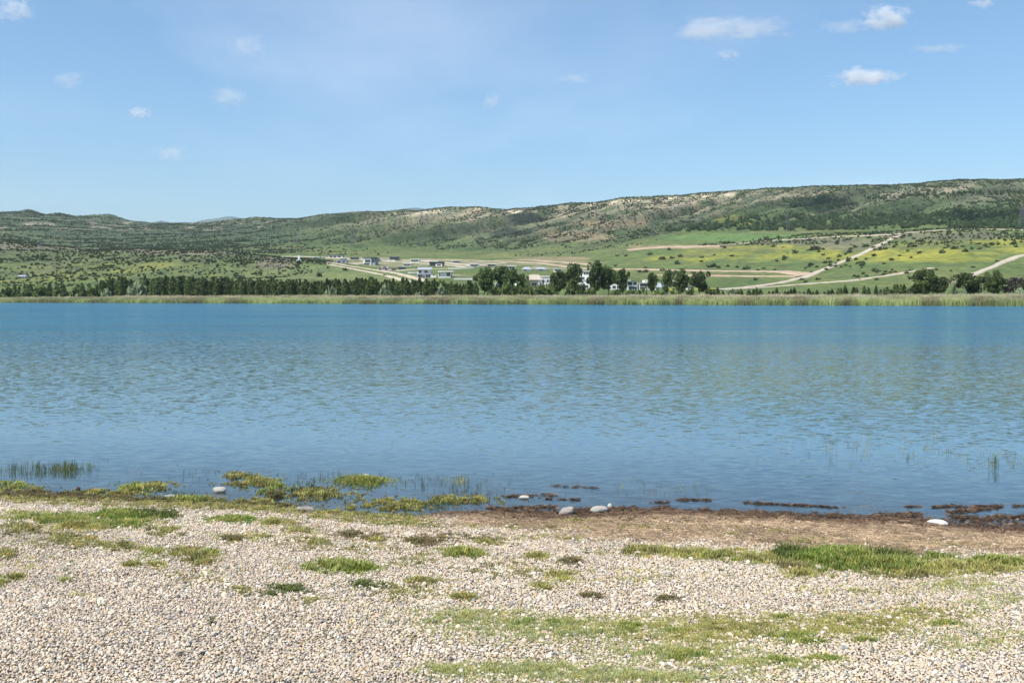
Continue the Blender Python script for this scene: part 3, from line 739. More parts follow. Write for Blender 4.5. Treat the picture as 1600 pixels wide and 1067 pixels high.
SHR = [bush_mesh(400 + i, m_shrub, 420) for i in range(4)]; PAL = [bush_mesh(420 + i, m_pale, 380) for i in range(3)]
def shrub(u, vt, wpx, dd, label, group, pale=False):
    d = float(shore_d(u)) + dd; g = on_ground(u, d); hh = H + (HV - vt) / F * d - g.z
    o = add_obj('shore_shrub', (PAL if pale else SHR)[rng.integers(0, 3)], loc=g, rotz=rng.uniform(0, 6.3))
    o.scale = (wpx / F * d / 1.7,) * 2 + (hh / .95,); tag(o, label, 'shrub', group)
for u, vt, w in ((772, 446, 22), (789, 441, 24), (806, 443, 22), (824, 441, 26), (845, 443, 24), (861, 441, 22)):
    shrub(u, vt, w, 30, 'leafy green shrub at the foot of the beige house garden', 'shrubs below the beige house')
for u, vt, w in ((893, 445, 22), (908, 443, 22), (922, 446, 20)):
    shrub(u, vt, w, 30, 'leafy green shrub at the foot of the white tiered building', 'shrubs below the tiered building')
for u, vt, w in ((962, 451, 18), (985, 451, 18), (1003, 450, 20), (1030, 450, 18), (1055, 451, 18), (1078, 451, 16), (1110, 451, 18)):
    shrub(u, vt, w, 30, 'low green shrub in front of the white villas', 'shrubs below the villas')
for u, vt, w in ((12, 449, 22), (38, 450, 26), (66, 447, 26), (95, 448, 24), (122, 446, 26), (148, 449, 22)):
    shrub(u, vt, w, 42, 'low green shrub between the broken poplars at the far left', 'shrubs on the far left shore')
for u, vt, w, lb in ((215, 439, 30, 'large pale round willow between the two poplar rows'), (166, 451, 16, 'small pale shrub before the short poplar row'),
                     (517, 446, 20, 'pale grey round shrub before the long poplar row, left of the yellowish one'), (601, 447, 20, 'yellowish round shrub before the middle of the long poplar row'),
                     (689, 449, 18, 'pale round shrub near the right end of the long poplar row'), (1142, 451, 14, 'pale silvery shrub before the young poplars'),
                     (1380, 455, 14, 'tiny silvery shrub left of the tallest shore tree'), (1490, 447, 12, 'silvery shrub between the two round shore trees'), (1592, 450, 24, 'silvery shrub beneath the purple-leaved trees'),
                     (652, 455, 9, 'small yellow shrub at the poplar feet')):
    shrub(u, vt, w, 30, lb, None, True)

# woodland plantation under the ridge on the right
m_wood = leafmat('plantation_leaves', (.040, .070, .030), (.085, .130, .050), 0.2, .2)
WOOD = [bush_mesh(440 + i, m_wood, 90) for i in range(4)]
def w_wood(u, v, d, x, sl, sf, sr):
    top = np.interp(u, [1060, 1120, 1200, 1300, 1600], [358, 345, 338, 336, 334]); bot = np.interp(u, [1060, 1200, 1300, 1600], [362, 361, 360, 356])
    return ((d > 840) & (v > top) & (v < bot)) * sstep(.3, .5, fbm(x / 40, d / 40, 150, 3) + .12) * .9 + \
           ((d > 900) & (u > 1340) & (np.abs(v - np.interp(u, [1340, 1600], [311, 301])) < 3)) * .5 + ((u > 1480) & (np.abs(v - 338) < 9) & (d > 840)) * .5
u_, v_, d_, x_, z_, _ = dense_points(16000, w_wood, 1040, 1660, 840, 1500); n = len(u_)
sz = rng.uniform(1.6, 2.8, n)
scatter('woodland', np.stack([x_, d_, z_ + .3], -1), np.stack([np.zeros(n), np.zeros(n), rng.uniform(0, 6.3, n)], -1), np.stack([sz, sz, sz * rng.uniform(1.5, 2.3, n)], -1),
        rng.integers(0, 4, n), TI(n), WOOD, 'dense planted woodland strip under the right ridge', 'woodland')

# ------------------------------------------------------------------ reeds along the far shore
m_reed, nt, b = nmat('reed_blades')
a = attr(nt, 'tint', 'INSTANCER'); tcz = N(nt, 'ShaderNodeSeparateXYZ'); L(nt, N(nt, 'ShaderNodeTexCoord').outputs['Object'], tcz.inputs[0])
plume = N(nt, 'ShaderNodeMapRange'); L(nt, tcz.outputs[2], plume.inputs[0]); plume.inputs[1].default_value = 1.9; plume.inputs[2].default_value = 2.5
c = mul(nt, a.outputs['Color'], (.60, .52, .36), fmath(nt, 'MULTIPLY', plume.outputs[0], .55), 'MIX')
L(nt, c, b.inputs['Base Color']); b.inputs['Roughness'].default_value = .8; b.inputs['Specular IOR Level'].default_value = .1
tl = N(nt, 'ShaderNodeBsdfTranslucent'); L(nt, c, tl.inputs[0]); mxr = N(nt, 'ShaderNodeMixShader'); mxr.inputs[0].default_value = .4
L(nt, b.outputs[0], mxr.inputs[1]); L(nt, tl.outputs[0], mxr.inputs[2]); L(nt, mxr.outputs[0], nt.nodes['Material Output'].inputs[0])
def reed_clump(seed, n=34, h=2.4, w=.55):
    r = np.random.default_rng(seed); V = []; Fc = []
    for i in range(n):
        x, y = r.normal(size=2) * w; hh = h * r.uniform(.6, 1.1); an = r.uniform(0, 3.14); l = r.normal(size=2) * .22; wd = .045
        a = np.array([math.cos(an) * wd, math.sin(an) * wd, 0]); b0 = len(V)
        p0 = np.array([x, y, 0]); p1 = np.array([x + l[0] * .4, y + l[1] * .4, hh * .6]); p2 = np.array([x + l[0] * 1.4, y + l[1] * 1.4, hh])
        V += [p0 - a, p0 + a, p1 - a, p1 + a, p2 - a * .6, p2 + a * .6]; Fc += [(b0, b0 + 1, b0 + 3, b0 + 2), (b0 + 2, b0 + 3, b0 + 5, b0 + 4)]
    return make_mesh('reed', V, np.array(Fc), m_reed)
REED = [reed_clump(500 + i) for i in range(5)]
def reeds(name, n, d0, d1, hfun, cols, label, weights):
    u = rng.uniform(-80, 1680, n); d = shore_d(u) + rng.uniform(d0, d1, n) + (fbm(u / 12, u * 0, 61, 3) - .5) * 2.2
    x = (u - 800) / F * d; z = np.maximum(height(x, d), -.1) - .05
    s = hfun(u) * rng.uniform(.8, 1.15, n) * (.8 + .4 * fbm(u / 9, d / 3, 66, 2))
    f = fbm(u / 26, d / 9, 64, 3) + rng.normal(size=n) * .07
    cols = np.array(cols, float)
    t = np.stack([np.interp(f, weights, cols[:, k]) for k in range(3)], -1) * rng.uniform(.8, 1.2, (n, 1))
    scatter(name, np.stack([x, d, z], -1), np.stack([rng.normal(size=n) * .05, rng.normal(size=n) * .05, rng.uniform(0, 6.3, n)], -1),
            np.stack([np.full(n, 1.0), np.full(n, 1.0), s / 2.4], -1), rng.integers(0, 5, n), t, REED, label, 'reeds')
reeds('reeds', 7500, -.6, 9, lambda u: np.interp(u, [0, 200, 800, 1600], [1.3, 1.45, 1.6, 1.75]), [(.26, .245, .12), (.26, .29, .12), (.34, .40, .16), (.48, .52, .22)],
      'green and brown reeds lining the far waterline', (.36, .44, .54, .62))
reeds('dry_reeds', 5200, 10, 24, lambda u: np.interp(u, [0, 150, 200, 800, 1600], [1.3, 1.4, 1.8, 1.8, 1.95]), [(.60, .51, .35), (.68, .59, .41), (.52, .49, .29), (.34, .38, .17)],
      'pale dry reeds behind the green reed edge', (.40, .50, .58, .66))
# ------------------------------------------------------------------ houses on the far slope
m_white = plain('white_render', (.74, .72, .68), .8, .08, .4); m_cream = plain('beige_render', (.60, .52, .42), .8, .08, .4)
m_grey = plain('grey_render', (.30, .31, .33), .8, .1, .4); m_dark = plain('dark_cladding', (.075, .08, .09), .6, .2, .5)
m_pink = plain('pinkish_block', (.50, .40, .36), .9, .12, .4)
m_roofb = plain('beige_roof_tiles', (.40, .34, .27), .8, .12, 1.2); m_roofg = plain('grey_metal_roof', (.36, .38, .41), .45, .08, .6)
m_frame = plain('window_frame_paint', (.10, .10, .11), .5, .1, 1)
m_glass, nt, b = nmat('window_glass'); b.inputs['Base Color'].default_value = (.035, .045, .06, 1); b.inputs['Roughness'].default_value = .08
L(nt, ramp(nt, noise(nt, .6, 2, position(nt)), [(.3, (.025, .03, .04)), (.7, (.06, .075, .10))]), b.inputs['Base Color'])

def house(name, label, u, v, vols=(), wins=(), roofs=(), doors=(), rot=0.0, extra=(), group=None, d=None):
    g = on_ground(u, d) if d else place(u, v)
    k = g.y / F
    e = add_obj(name, None, loc=g, rotz=rot); tag(e, label, 'wall' if name.endswith('wall') else ('monument' if name == 'monument' else 'house'), group)
    for nm, u0, u1, vb, vt, y0, y1, mt in vols:                       # a block of the house (photo units relative to its foot)
        z0 = vb * k if vb > 0.5 else -3.5
        MB().box(u0 * k, u1 * k, y0, y1, z0, vt * k).build(nm, mt, e)
    for u0, u1, vb, vt, y in wins:
        t = .16; x0, x1, z0, z1 = u0 * k, u1 * k, vb * k, vt * k
        f = MB().box(x0, x1, y - .10, y + .02, z0, z0 + t).box(x0, x1, y - .10, y + .02, z1 - t, z1).box(x0, x0 + t, y - .10, y + .02, z0 + t, z1 - t).box(x1 - t, x1, y - .10, y + .02, z0 + t, z1 - t)
        f.box((x0 + x1) / 2 - .05, (x0 + x1) / 2 + .05, y - .09, y + .02, z0 + t, z1 - t)
        w = f.build('window', m_frame, e)
        MB().box(x0 + t, x1 - t, y - .03, y + .01, z0 + t, z1 - t).build('pane', m_glass, w)
    for u0, u1, vb, vt, y in doors:
        dr = MB().box(u0 * k, u1 * k, y - .07, y + .02, vb * k, vt * k).build('door', m_frame, e)
        MB().box(u1 * k - .25, u1 * k - .15, y - .12, y - .07, vb * k + .9, vb * k + 1.15).build('handle', m_roofg, dr)
    for kind, u0, u1, vb, vt, y0, y1, mt in roofs:
        x0, x1, z0, z1 = u0 * k, u1 * k, vb * k, vt * k
        if kind == 'flat': MB().box(x0, x1, y0, y1, z0 + .02, z1).build('roof', mt, e)
        else:
            ym = (y0 + y1) / 2; ins = (x1 - x0) * (.28 if kind == 'hip' else 0)
            if kind == 'shed':
                vs8 = [(x0, y0, z0), (x1, y0, z0), (x1, y1, z1), (x0, y1, z1), (x0, y0, z0 - .25), (x1, y0, z0 - .25), (x1, y1, z1 - .25), (x0, y1, z1 - .25)]
                MB().poly(vs8, [(0, 1, 2, 3), (7, 6, 5, 4), (0, 4, 5, 1), (1, 5, 6, 2), (2, 6, 7, 3), (3, 7, 4, 0)]).build('roof', mt, e)
            else:
                z0 += .02
                vs8 = [(x0, y0, z0), (x1, y0, z0), (x1, y1, z0), (x0, y1, z0), (x0 + ins, ym, z1), (x1 - ins, ym, z1)]
                MB().poly(vs8, [(0, 1, 5, 4), (2, 3, 4, 5), (1, 2, 5), (3, 0, 4), (3, 2, 1, 0)]).build('roof', mt, e)
    return e
house('villa', 'white two-storey villa with grey sloped roof, left of the white flat-roofed one', 662, 434,
      [('wall', -11, 14, 0, 6, 0, 9, m_grey), ('upper_storey', -10, 11, 6.1, 13, .6, 8, m_white), ('terrace', 11, 20, 0, 3, -1, 6, m_white)],
      [(-8, -4, 7.5, 11.5, .6), (1, 6, 7.5, 11, .6), (-9, -2, 1, 5, 0), (3, 11, 1, 5, 0)], [('shed', -11, 12, 13.1, 17, -.4, 9, m_roofg)], [(-1, 1.5, 0, 4.5, 0)])
house('villa', 'white box villa with overhanging flat roof and dark corner window', 696, 434,
      [('wall', -11, 8, 0, 9, 0, 9, m_white), ('wing', 8, 11, 0, 4, .5, 8, m_white)], [(2, 7, 2.5, 8, 0), (-10, -8.5, 2, 7, 0)], [('flat', -12, 13, 9, 10.6, -1, 9.5, m_white)], [(8.6, 10.4, 0, 3.6, .5)])
house('garden_wall', 'long low pale garden wall right of the white box villa', 725, 437, [('wall', -16, 18, 0, 2.6, 0, .5, m_white), ('coping', -16.5, 18.5, 2.65, 3.2, -.15, .65, m_cream)])
house('villa', 'two-storey cube villa of white and dark glass in mid-village', 576, 414,
      [('wall', -9, 4, 0, 11, 0, 9, m_white), ('side_block', 4.1, 10, 0, 9, .8, 9, m_grey)], [(-6, 3, 4, 8, 0), (-8, 2, .6, 3, 0), (5, 9, 4, 7, .8)], [('flat', -9.6, 10.5, 11, 12, -.6, 9.6, m_dark)], rot=-.15)
house('villa', 'grey villa standing behind the white and dark cube villa', 585, 408, [('wall', -10, 6, 0, 5, 0, 8, m_grey)], [(-6, -2, 1.5, 4, 0), (1, 5, 1.5, 4, 0)], [('flat', -11, 7, 5, 5.8, -.5, 8.5, m_white)])
house('villa', 'dark block villa at the upper edge of the village', 617, 407, [('wall', -8, 7, 0, 5.6, 0, 9, m_dark), ('side_block', -12, -8.1, 0, 4, .5, 8, m_pink)], [(-2, 2, 1.5, 4.4, 0), (3, 6, 1.5, 4.4, 0)], [('flat', -8.6, 7.6, 5.6, 6.4, -.4, 9.5, m_grey)], rot=.12)
house('villa', 'long dark villa with white open front, right of mid-village', 682, 416, [('wall', -11, 11, 0, 6, 0, 9, m_dark), ('porch', -1, 9, 0, 3.5, -1.6, -.1, m_white)], [(-10, -3, 1.2, 4.5, 0), (1, 7, .8, 3, -1.6)], [('flat', -12, 11.6, 6, 7.2, -.8, 9.5, m_dark)])
house('unfinished_house', 'pinkish unfinished house in front of the cube villa', 601, 423, [('wall', -12, 10, 0, 4, 0, 8, m_pink), ('upper_storey', -6, 6, 4.1, 7, 1, 7, m_pink)], [(-9, -6, 1, 3.2, 0), (1, 4, 1, 3.2, 0), (-3, 2, 4.6, 6.4, 1)], [('flat', -12.6, 10.6, 4.02, 4.08, -.3, .9, m_grey)])
house('villa', 'row house with dark windows, uppermost left of the village', 524, 403, [('wall', -11, 11, 0, 3.6, 0, 9, m_white)], [(-9, -5, .8, 2.8, 0), (-3, 1, .8, 2.8, 0), (4, 8, .8, 2.8, 0)], [('flat', -12, 11.6, 3.6, 4.8, -.6, 9.5, m_dark)])
house('villa', 'grey block house just beneath the uppermost row house', 533, 411, [('wall', -8, 8, 0, 4.5, 0, 8, m_grey), ('upper_storey', -3, 6, 4.6, 7, 1, 7, m_grey)], [(-6, -1, 1, 3.5, 0), (2, 6, 1, 3.5, 0)], [('flat', -3.6, 6.6, 7, 7.7, .4, 7.5, m_white)])
house('monument', 'slim pale monument on the brow left of the village', 467, 409, [('plinth', -3.5, 3.5, 0, 3, -1.5, 1.5, m_white), ('shaft', -1.2, 1.2, 3.05, 10, -.6, .6, m_white), ('cross_slab', -2.4, 2.4, 6.2, 7.6, -.7, .7, m_white)])
house('cottage', 'small white cottage alone on the far left meadow', 33, 435, [('wall', -5.5, 5.5, 0, 3, 0, 6, m_white)], [(-3.5, -1.5, .8, 2.3, 0), (2, 4, .8, 2.3, 0)], [('gable', -6.2, 6.2, 3, 5.2, -.6, 6.6, m_roofg)], [(-.7, .8, 0, 2.2, 0)])
# the large beige house and what peeps out around it
house('mansion', 'large beige house with pitched tiled roof and tall dark windows among the trees', 843, 447,
      [('wall', -22, -2, 0, 15, 0, 11, m_cream), ('east_wing', -1.95, 21, 0, 17, -.6, 11, m_white), ('upper_storey', 2, 21, 17.1, 20, .4, 10, m_white), ('pillar', 3.2, 4.2, 2, 12, -1.2, -.7, m_cream), ('pillar', 9.2, 10.2, 2, 12, -1.2, -.7, m_cream)],
      [(-12, -8.5, 6, 10.5, 0), (-8, -4.5, 6, 10.5, 0), (-12, -8.5, 1, 4.5, 0), (-7, -4, 1, 4.5, 0), (-20, -18, 4, 8, 0), (-17, -15, 4, 8, 0), (0, 3, 3, 11, -.6), (4.4, 7, 9.5, 16, -.6), (11, 14, 11.5, 15.5, -.6), (15, 19, 11.5, 15.5, -.6), (13, 20, 4, 9, -.6)],
      [('hip', -23.5, 8, 15, 24, -1, 12, m_roofb), ('flat', 1, 22.5, 20, 21.4, -.6, 11, m_white)], [(4.8, 8.8, 0, 8, -.6)], d=392)
house('villa', 'grey roofed house behind the beige house, left one', 823, 424, [('wall', -7, 7, 0, 3, 0, 8, m_white)], [(-4, 0, .8, 2.4, 0)], [('hip', -8, 8, 3, 7, -.6, 9, m_roofg)])
house('villa', 'grey roofed house behind the beige house, right one', 846, 423, [('wall', -10, 9, 0, 2.4, 0, 8, m_white)], [(-4, 2, .6, 2, 0)], [('hip', -11, 10, 2.4, 5.6, -.6, 9, m_roofg)])
house('garden_house', 'small white house glimpsed between the two dark trees', 781, 443, [('wall', -7, 6, 0, 7, 0, 6, m_white)], [(-4, -1, 2, 5, 0), (2, 5, 2, 5, 0)], [('gable', -7.6, 6.6, 7, 10, -.5, 6.5, m_roofg)], d=404)
house('garden_house', 'narrow white gable beside the slim tree', 805, 444, [('wall', -2.5, 3, 0, 6, 0, 5, m_white)], [(-1, 1.5, 2, 4.5, 0)], [('gable', -3, 3.5, 6, 9, -.5, 5.5, m_white)], d=400)
house('tiered_villa', 'white tiered modern building stepping up to a small glazed top box', 913, 449,
      [('wall', -13, 10, 0, 8, 0, 11, m_white), ('middle_tier', -11, 8, 8.1, 14, 1.2, 10, m_white), ('upper_tier', -6, 8, 14.1, 21, 2.2, 9, m_white), ('top_box', -1, 8, 21.1, 28, 3, 8, m_white)],
      [(-9, -3, 2, 5.5, 0), (0, 6, 2, 5.5, 0), (-5, 1, 15, 18.5, 2.2), (0, 3, 22.5, 26, 3), (4, 7, 22.5, 26, 3), (4, 7.5, 10, 13, 1.2)],
      [('flat', -2, 9, 28, 29, 2.5, 8.5, m_white), ('flat', -12, 9, 14.02, 14.06, .8, 2.1, m_white)], [(-4, -1.5, 8.2, 12.5, 1.2)], d=396)
house('villa', 'white villa half hidden right of the tall tree pair', 963, 450, [('wall', -8, 8, 0, 8, 0, 8, m_white), ('upper_storey', -4, 6, 8.1, 13, 1, 8, m_white)], [(-6, -1, 2, 6, 0), (1, 6, 2, 6, 0), (-2, 4, 9, 12, 1)], [('flat', -5, 8, 13, 14, 0, 8.5, m_white)], d=384)
house('villa', 'white framed villa with big dark glass front, left of its twin', 987, 451, [('wall', -7, 9, 0, 14, 0, 9, m_white), ('canopy', -10, -2, 14.1, 15.4, -1, 8, m_white)], [(-6, 1, 7.5, 12.5, 0), (2, 8, 7.5, 12.5, 0), (-5, 8, 1, 5.5, 0)], [('flat', -7.6, 9.6, 14.02, 14.08, -.3, 9.5, m_grey)], d=380)
house('villa', 'white framed villa with a small cube on its roof', 1007, 451, [('wall', -8, 8, 0, 11, 0, 9, m_white), ('roof_cube', 0, 6, 11.6, 15.5, 2, 6, m_white)], [(-7, -1, 1, 5, 0), (-7, 7, 6, 9.5, 0), (2, 4, 12.8, 14.4, 2)], [('flat', -8.6, 8.6, 11, 11.5, -.5, 9.5, m_white)], [(2, 4.5, 0, 4.5, 0)], d=380)
house('villa', 'white house under a wide grey sloped roof', 1034, 451, [('wall', -12, 11, 0, 4.5, 0, 9, m_white)], [(-9, -4, 1, 3.6, 0), (2, 7, 1, 3.6, 0)], [('shed', -9, 11, 4.7, 11.5, -.4, 9, m_roofg), ('flat', -13, -9.3, 9, 11, 0, 8, m_white)], d=378)
house('garden_wall', 'long low white wall under the leafy tree', 1064, 451, [('wall', -12, 12, 0, 3, 0, .5, m_white), ('coping', -12.5, 12.5, 3.05, 3.6, -.15, .65, m_grey)], d=374)
house('annex', 'small white block house at the right end of the group', 1080, 451, [('wall', -6, 6, 0, 6, 0, 6, m_white)], [(-1, 3, 2.5, 5, 0)], [('flat', -7, 9, 6, 7, -.6, 6.5, m_grey)], d=372)

for u_, v_, w_, h_, mt, lb in ((648, 409.5, 14, 4, m_white, 'low white house on the upper village street, left of the long dark villa'), (553, 406, 12, 3.2, m_grey, 'flat grey house between the row house and the cube villa'),
        (712, 411, 12, 3.4, m_cream, 'low beige house right of the long dark villa'), (741, 417, 14, 4, m_white, 'low white house just above the right end of the poplar row'), (768, 416.5, 13, 3.6, m_pink, 'pinkish flat house above the two dark trees'),
        (800, 420, 12, 4, m_white, 'low white house above the slim tree'), (872, 425, 13, 5, m_white, 'white flat house behind the leaning tree'), (636, 416, 13, 4, m_white, 'low white house between the cube villa and the sloped-roof villa'),
        (627, 421, 10, 3, m_grey, 'tiny grey house left of the village street'), (494, 404.5, 10, 2.6, m_white, 'tiny white house right of the pale monument'), (936, 434, 14, 7, m_white, 'white house half hidden behind the tall tree pair'), (1052, 445, 12, 5, m_cream, 'beige house behind the leafy tree')):
    a_ = w_ / 2
    house('small_house', lb, u_, v_, [('wall', -a_, a_, 0, h_, 0, 7, mt)], [(-a_ * .75, -a_ * .2, h_ * .25, h_ * .75, 0), (a_ * .15, a_ * .7, h_ * .25, h_ * .75, 0)], [('flat', -a_ - .7, a_ + .7, h_, h_ + .9, -.6, 7.5, m_dark if mt is m_grey else m_white)], [(-a_ * .12, a_ * .08, 0, h_ * .7, 0)])
for u_, v_, w_, lb in ((600, 408, 34, 'long pale plot wall behind the cube villa'), (665, 408.5, 40, 'long pale plot wall above the long dark villa'), (720, 420, 40, 'long pale plot wall above the white box villa'), (650, 426.5, 26, 'short pale plot wall left of the sloped-roof villa'), (770, 420.5, 40, 'pale plot wall above the two dark trees')):
    house('plot_wall', lb, u_, v_, [('wall', -w_ / 2, w_ / 2, 0, 1.6, 0, .4, m_white), ('coping', -w_ / 2 - .3, w_ / 2 + .3, 1.65, 2.0, -.12, .52, m_cream)])

# ------------------------------------------------------------------ power pylons
m_steel = plain('pylon_steel', (.10, .105, .11), .6, .1, 1)
def pylon(u, v, hpx, label):
    g = place(u, v); h = hpx * g.y / F; e = add_obj('power_pylon', None, loc=g - Vector((0, 0, .5))); tag(e, label, 'pylon', 'pylons along the main slope')
    w = h * .13; t = h * .009
    P = lambda sx, sy, f: (sx * w * (1 - .86 * f), sy * w * (1 - .86 * f), h * f)
    for sx in (-1, 1):
        for sy in (-1, 1): MB().tube(P(sx, sy, 0), P(sx, sy, 1), t, t * .7, 4).build('leg', m_steel, e)
    br = MB(); L_ = [0, .18, .34, .48, .6, .7, .8, .9]
    for a, c in zip(L_, L_[1:]):
        for sy in (-1, 1): br.tube(P(-1, sy, a), P(1, sy, c), t * .6, t * .6, 4).tube(P(1, sy, a), P(-1, sy, c), t * .6, t * .6, 4)
        for sx in (-1, 1): br.tube(P(sx, -1, a), P(sx, 1, c), t * .6, t * .6, 4)
    br.build('bracing', m_steel, e)
    for f, wd in ((.66, .17), (.79, .21), (.92, .15)):
        MB().tube((-wd * h, 0, f * h), (0, 0, f * h + .02 * h), t * .6, t, 4).tube((wd * h, 0, f * h), (0, 0, f * h + .02 * h), t * .6, t, 4).tube((-wd * h, 0, f * h), (wd * h, 0, f * h), t * .6, t * .6, 4).build('cross_arm', m_steel, e)
for u, v, hp, lb in ((65, 391, 19, 'faint lattice pylon on the grey slope at the far left'), (461, 381, 20, 'leftmost lattice pylon of the three above the village'), (551, 385, 27, 'lattice pylon above the cube villa, middle of three'),
                     (655, 384, 27, 'lattice pylon above the white villas, right of three'), (1020, 368, 25, 'lattice pylon on the slope above the brown cutting'), (1231, 361, 23, 'lattice pylon at the edge of the woodland strip'),
                     (1597, 356, 36, 'tall lattice pylon at the right edge of the picture')):
    pylon(u, v, hp, lb)
# ------------------------------------------------------------------ gravel
def ico(sub=1):
    import bmesh
    bm = bmesh.new(); bmesh.ops.create_icosphere(bm, subdivisions=sub, radius=1.0)
    v = np.array([x.co[:] for x in bm.verts]); f = np.array([[q.index for q in x.verts] for x in bm.faces]); bm.free(); return v, f
I1, I2, I3 = ico(2), ico(3), ico(4)
m_peb = tintmat('pebble', .85, 0, .22, 3.0, .25)
def pebble(seed):
    r = np.random.default_rng(seed); v, f = I1; v = v.copy()
    for _ in range(7):                                   # worn flat facets
        d = r.normal(size=3); d /= np.linalg.norm(d); h = r.uniform(.55, .85)
        k = v @ d; v -= np.outer(np.maximum(k - h, 0) * .8, d)
    v *= np.array([1, r.uniform(.65, .95), r.uniform(.42, .75)])
    return make_mesh('pebble', v, f, m_peb, True)
PEB = [pebble(600 + i) for i in range(12)]
PALC = np.array([(.46, .365, .25), (.50, .395, .305), (.61, .54, .44), (.37, .325, .27), (.26, .25, .235), (.47, .35, .21), (.12, .11, .10), (.54, .45, .34)])
PALW = np.array([.24, .22, .14, .12, .06, .08, .03, .11])
cell = .0142
yy = np.arange(4.2, 11.4, cell); P_ = []
for y in yy:
    hw = .535 * y + .45; n = int(2 * hw / cell); x = -hw + (np.arange(n) + rng.uniform(0, 1, n)) * cell
    P_.append(np.stack([x, y + rng.uniform(-.5, .5, n) * cell], -1))
P_ = np.concatenate(P_)
tt = shore_y(P_[:, 0]) - P_[:, 1]; pu = 800 + F * P_[:, 0] / P_[:, 1]
lit = sstep(640, 780, pu) * sstep(1.8, 1.35, tt + (fbm(P_[:, 0] * 2.2, P_[:, 1] * 2.2, 80, 3) - .5) * .7 + .75 * sstep(1120, 760, pu))
keep = (tt > .12 * rng.uniform(0, 1, len(tt))) & (rng.uniform(size=len(tt)) > lit * .8)
P_ = P_[keep]; n = len(P_)
r_ = .0059 * np.exp(rng.normal(size=n) * .30); big_ = rng.uniform(size=n) < .02; r_[big_] *= 1.7; r_ = np.minimum(r_, .03)
tn = PALC[rng.choice(8, n, p=PALW)] * rng.uniform(.8, 1.2, (n, 1))
wt = sstep(3.0, 6.0, P_[:, 0] + (fbm(P_[:, 0] * .8, P_[:, 1] * .8, 88, 3) - .5) * 5)[:, None]      # whiter chips to the right
tn = tn * (1 - .5 * wt) + C(.66, .64, .60) * .5 * wt
dampt = sstep(.55, .1, shore_y(P_[:, 0]) - P_[:, 1])[:, None]; tn = tn * (1 - .5 * dampt * C(.9, 1, 1.1))
patch = (.86 + .3 * fbm(P_[:, 0] * 1.3, P_[:, 1] * 1.3, 86, 3))[:, None]
scatter('gravel', np.column_stack([P_, beach_z(P_[:, 0], P_[:, 1]) + r_ * .35 + rng.uniform(0, .007, n)]),
        np.stack([rng.normal(size=n) * .35, rng.normal(size=n) * .35, rng.uniform(0, 6.3, n)], -1), r_ * 1.25, rng.integers(0, 12, n), np.clip(tn * patch * C(1.10, 1.11, 1.13), .03, .88), PEB,
        'pale beige and pinkish beach gravel', 'gravel')

# ------------------------------------------------------------------ single stones at the water's edge
def stone(u, v, wpx, hpx, rgb, label, seed, dep=.7, tilt=0., rotz=0., block=.0, footc=.45):
    rgb = tuple(x * .74 for x in rgb); g = beach_at(u, v + hpx * .35); k = g[1] / F; r = np.random.default_rng(seed)
    vv, f = I3; vv = vv.copy()
    if block: vv = np.sign(vv) * np.abs(vv) ** (1 - block); vv /= np.abs(vv).max()
    for _ in range(9):
        d = r.normal(size=3); d /= np.linalg.norm(d); h = r.uniform(.7, .92); kk = vv @ d; vv -= np.outer(np.maximum(kk - h, 0) * .75, d)
    vv *= 1 + (fbm(vv[:, 0] * 2 + seed, vv[:, 1] * 2 + vv[:, 2] * 1.7, seed, 4)[:, None] - .5) * .18
    vv *= np.array([wpx * k * .5, wpx * k * .5 * dep, hpx * k * .62])
    vv = vv @ np.array(Matrix.Rotation(tilt, 3, 'Y')).T
    vv[:, 2] += hpx * k * .30
    m, nt, b = nmat('stone_%d' % seed)
    p = N(nt, 'ShaderNodeTexCoord').outputs['Object']
    c = ramp(nt, noise(nt, 14, 6, p, .7), [(.3, tuple(x * .62 for x in rgb)), (.55, rgb), (.75, tuple(min(.9, x * 1.2) for x in rgb))])
    zz_ = N(nt, 'ShaderNodeSeparateXYZ'); L(nt, p, zz_.inputs[0])                                     # darker and browner towards the foot
    mr = N(nt, 'ShaderNodeMapRange'); L(nt, zz_.outputs[2], mr.inputs[0]); mr.inputs[1].default_value = hpx * k * .30; mr.inputs[2].default_value = hpx * k * .05
    c = mul(nt, c, (.10, .085, .06), fmath(nt, 'MULTIPLY', mr.outputs[0], footc), 'MIX')
    L(nt, c, b.inputs['Base Color']); b.inputs['Roughness'].default_value = .8
    bn = N(nt, 'ShaderNodeBump'); bn.inputs['Strength'].default_value = .5; bn.inputs['Distance'].default_value = .006
    L(nt, noise(nt, 60, 5, p, .7), bn.inputs['Height']); L(nt, bn.outputs[0], b.inputs['Normal'])
    o = add_obj('stone', make_mesh('stone', vv, f, m, True), loc=tuple(g), rotz=rotz)
    tag(o, label, 'stone')
stone(343, 765, 23, 9, (.55, .51, .45), 'pale flat-topped stone standing in the water beyond the left grass', 1, .7)
stone(266, 775, 20, 5, (.58, .55, .50), 'thin pale slab stone barely above the water, left of the flat-topped one', 2, .6)
stone(478, 796, 28, 10, (.37, .33, .28), 'blocky grey-brown stone on the waterline left of centre', 3, .6, block=.55)
stone(571, 744, 16, 7, (.66, .63, .56), 'small white stone behind the grass clump in the water', 4, .6, .12)
stone(819, 777, 17, 6, (.62, .58, .52), 'small pale stone lying amid the floating dark wrack', 5, .6)
stone(885, 799, 27, 13, (.42, .38, .33), 'grey tilted stone leaning up on the wet wrack', 6, .6, -.35)
stone(936, 796, 29, 11, (.47, .44, .39), 'rounded grey stone beside the tilted one on the wrack', 7, .65, -.08)
stone(953, 791, 8, 8, (.70, .66, .58), 'little white upright stone touching the rounded grey stone', 8, .8)
stone(1466, 817, 33, 10, (.90, .87, .81), 'long white stone on the brown litter at far right', 9, .5, .12)
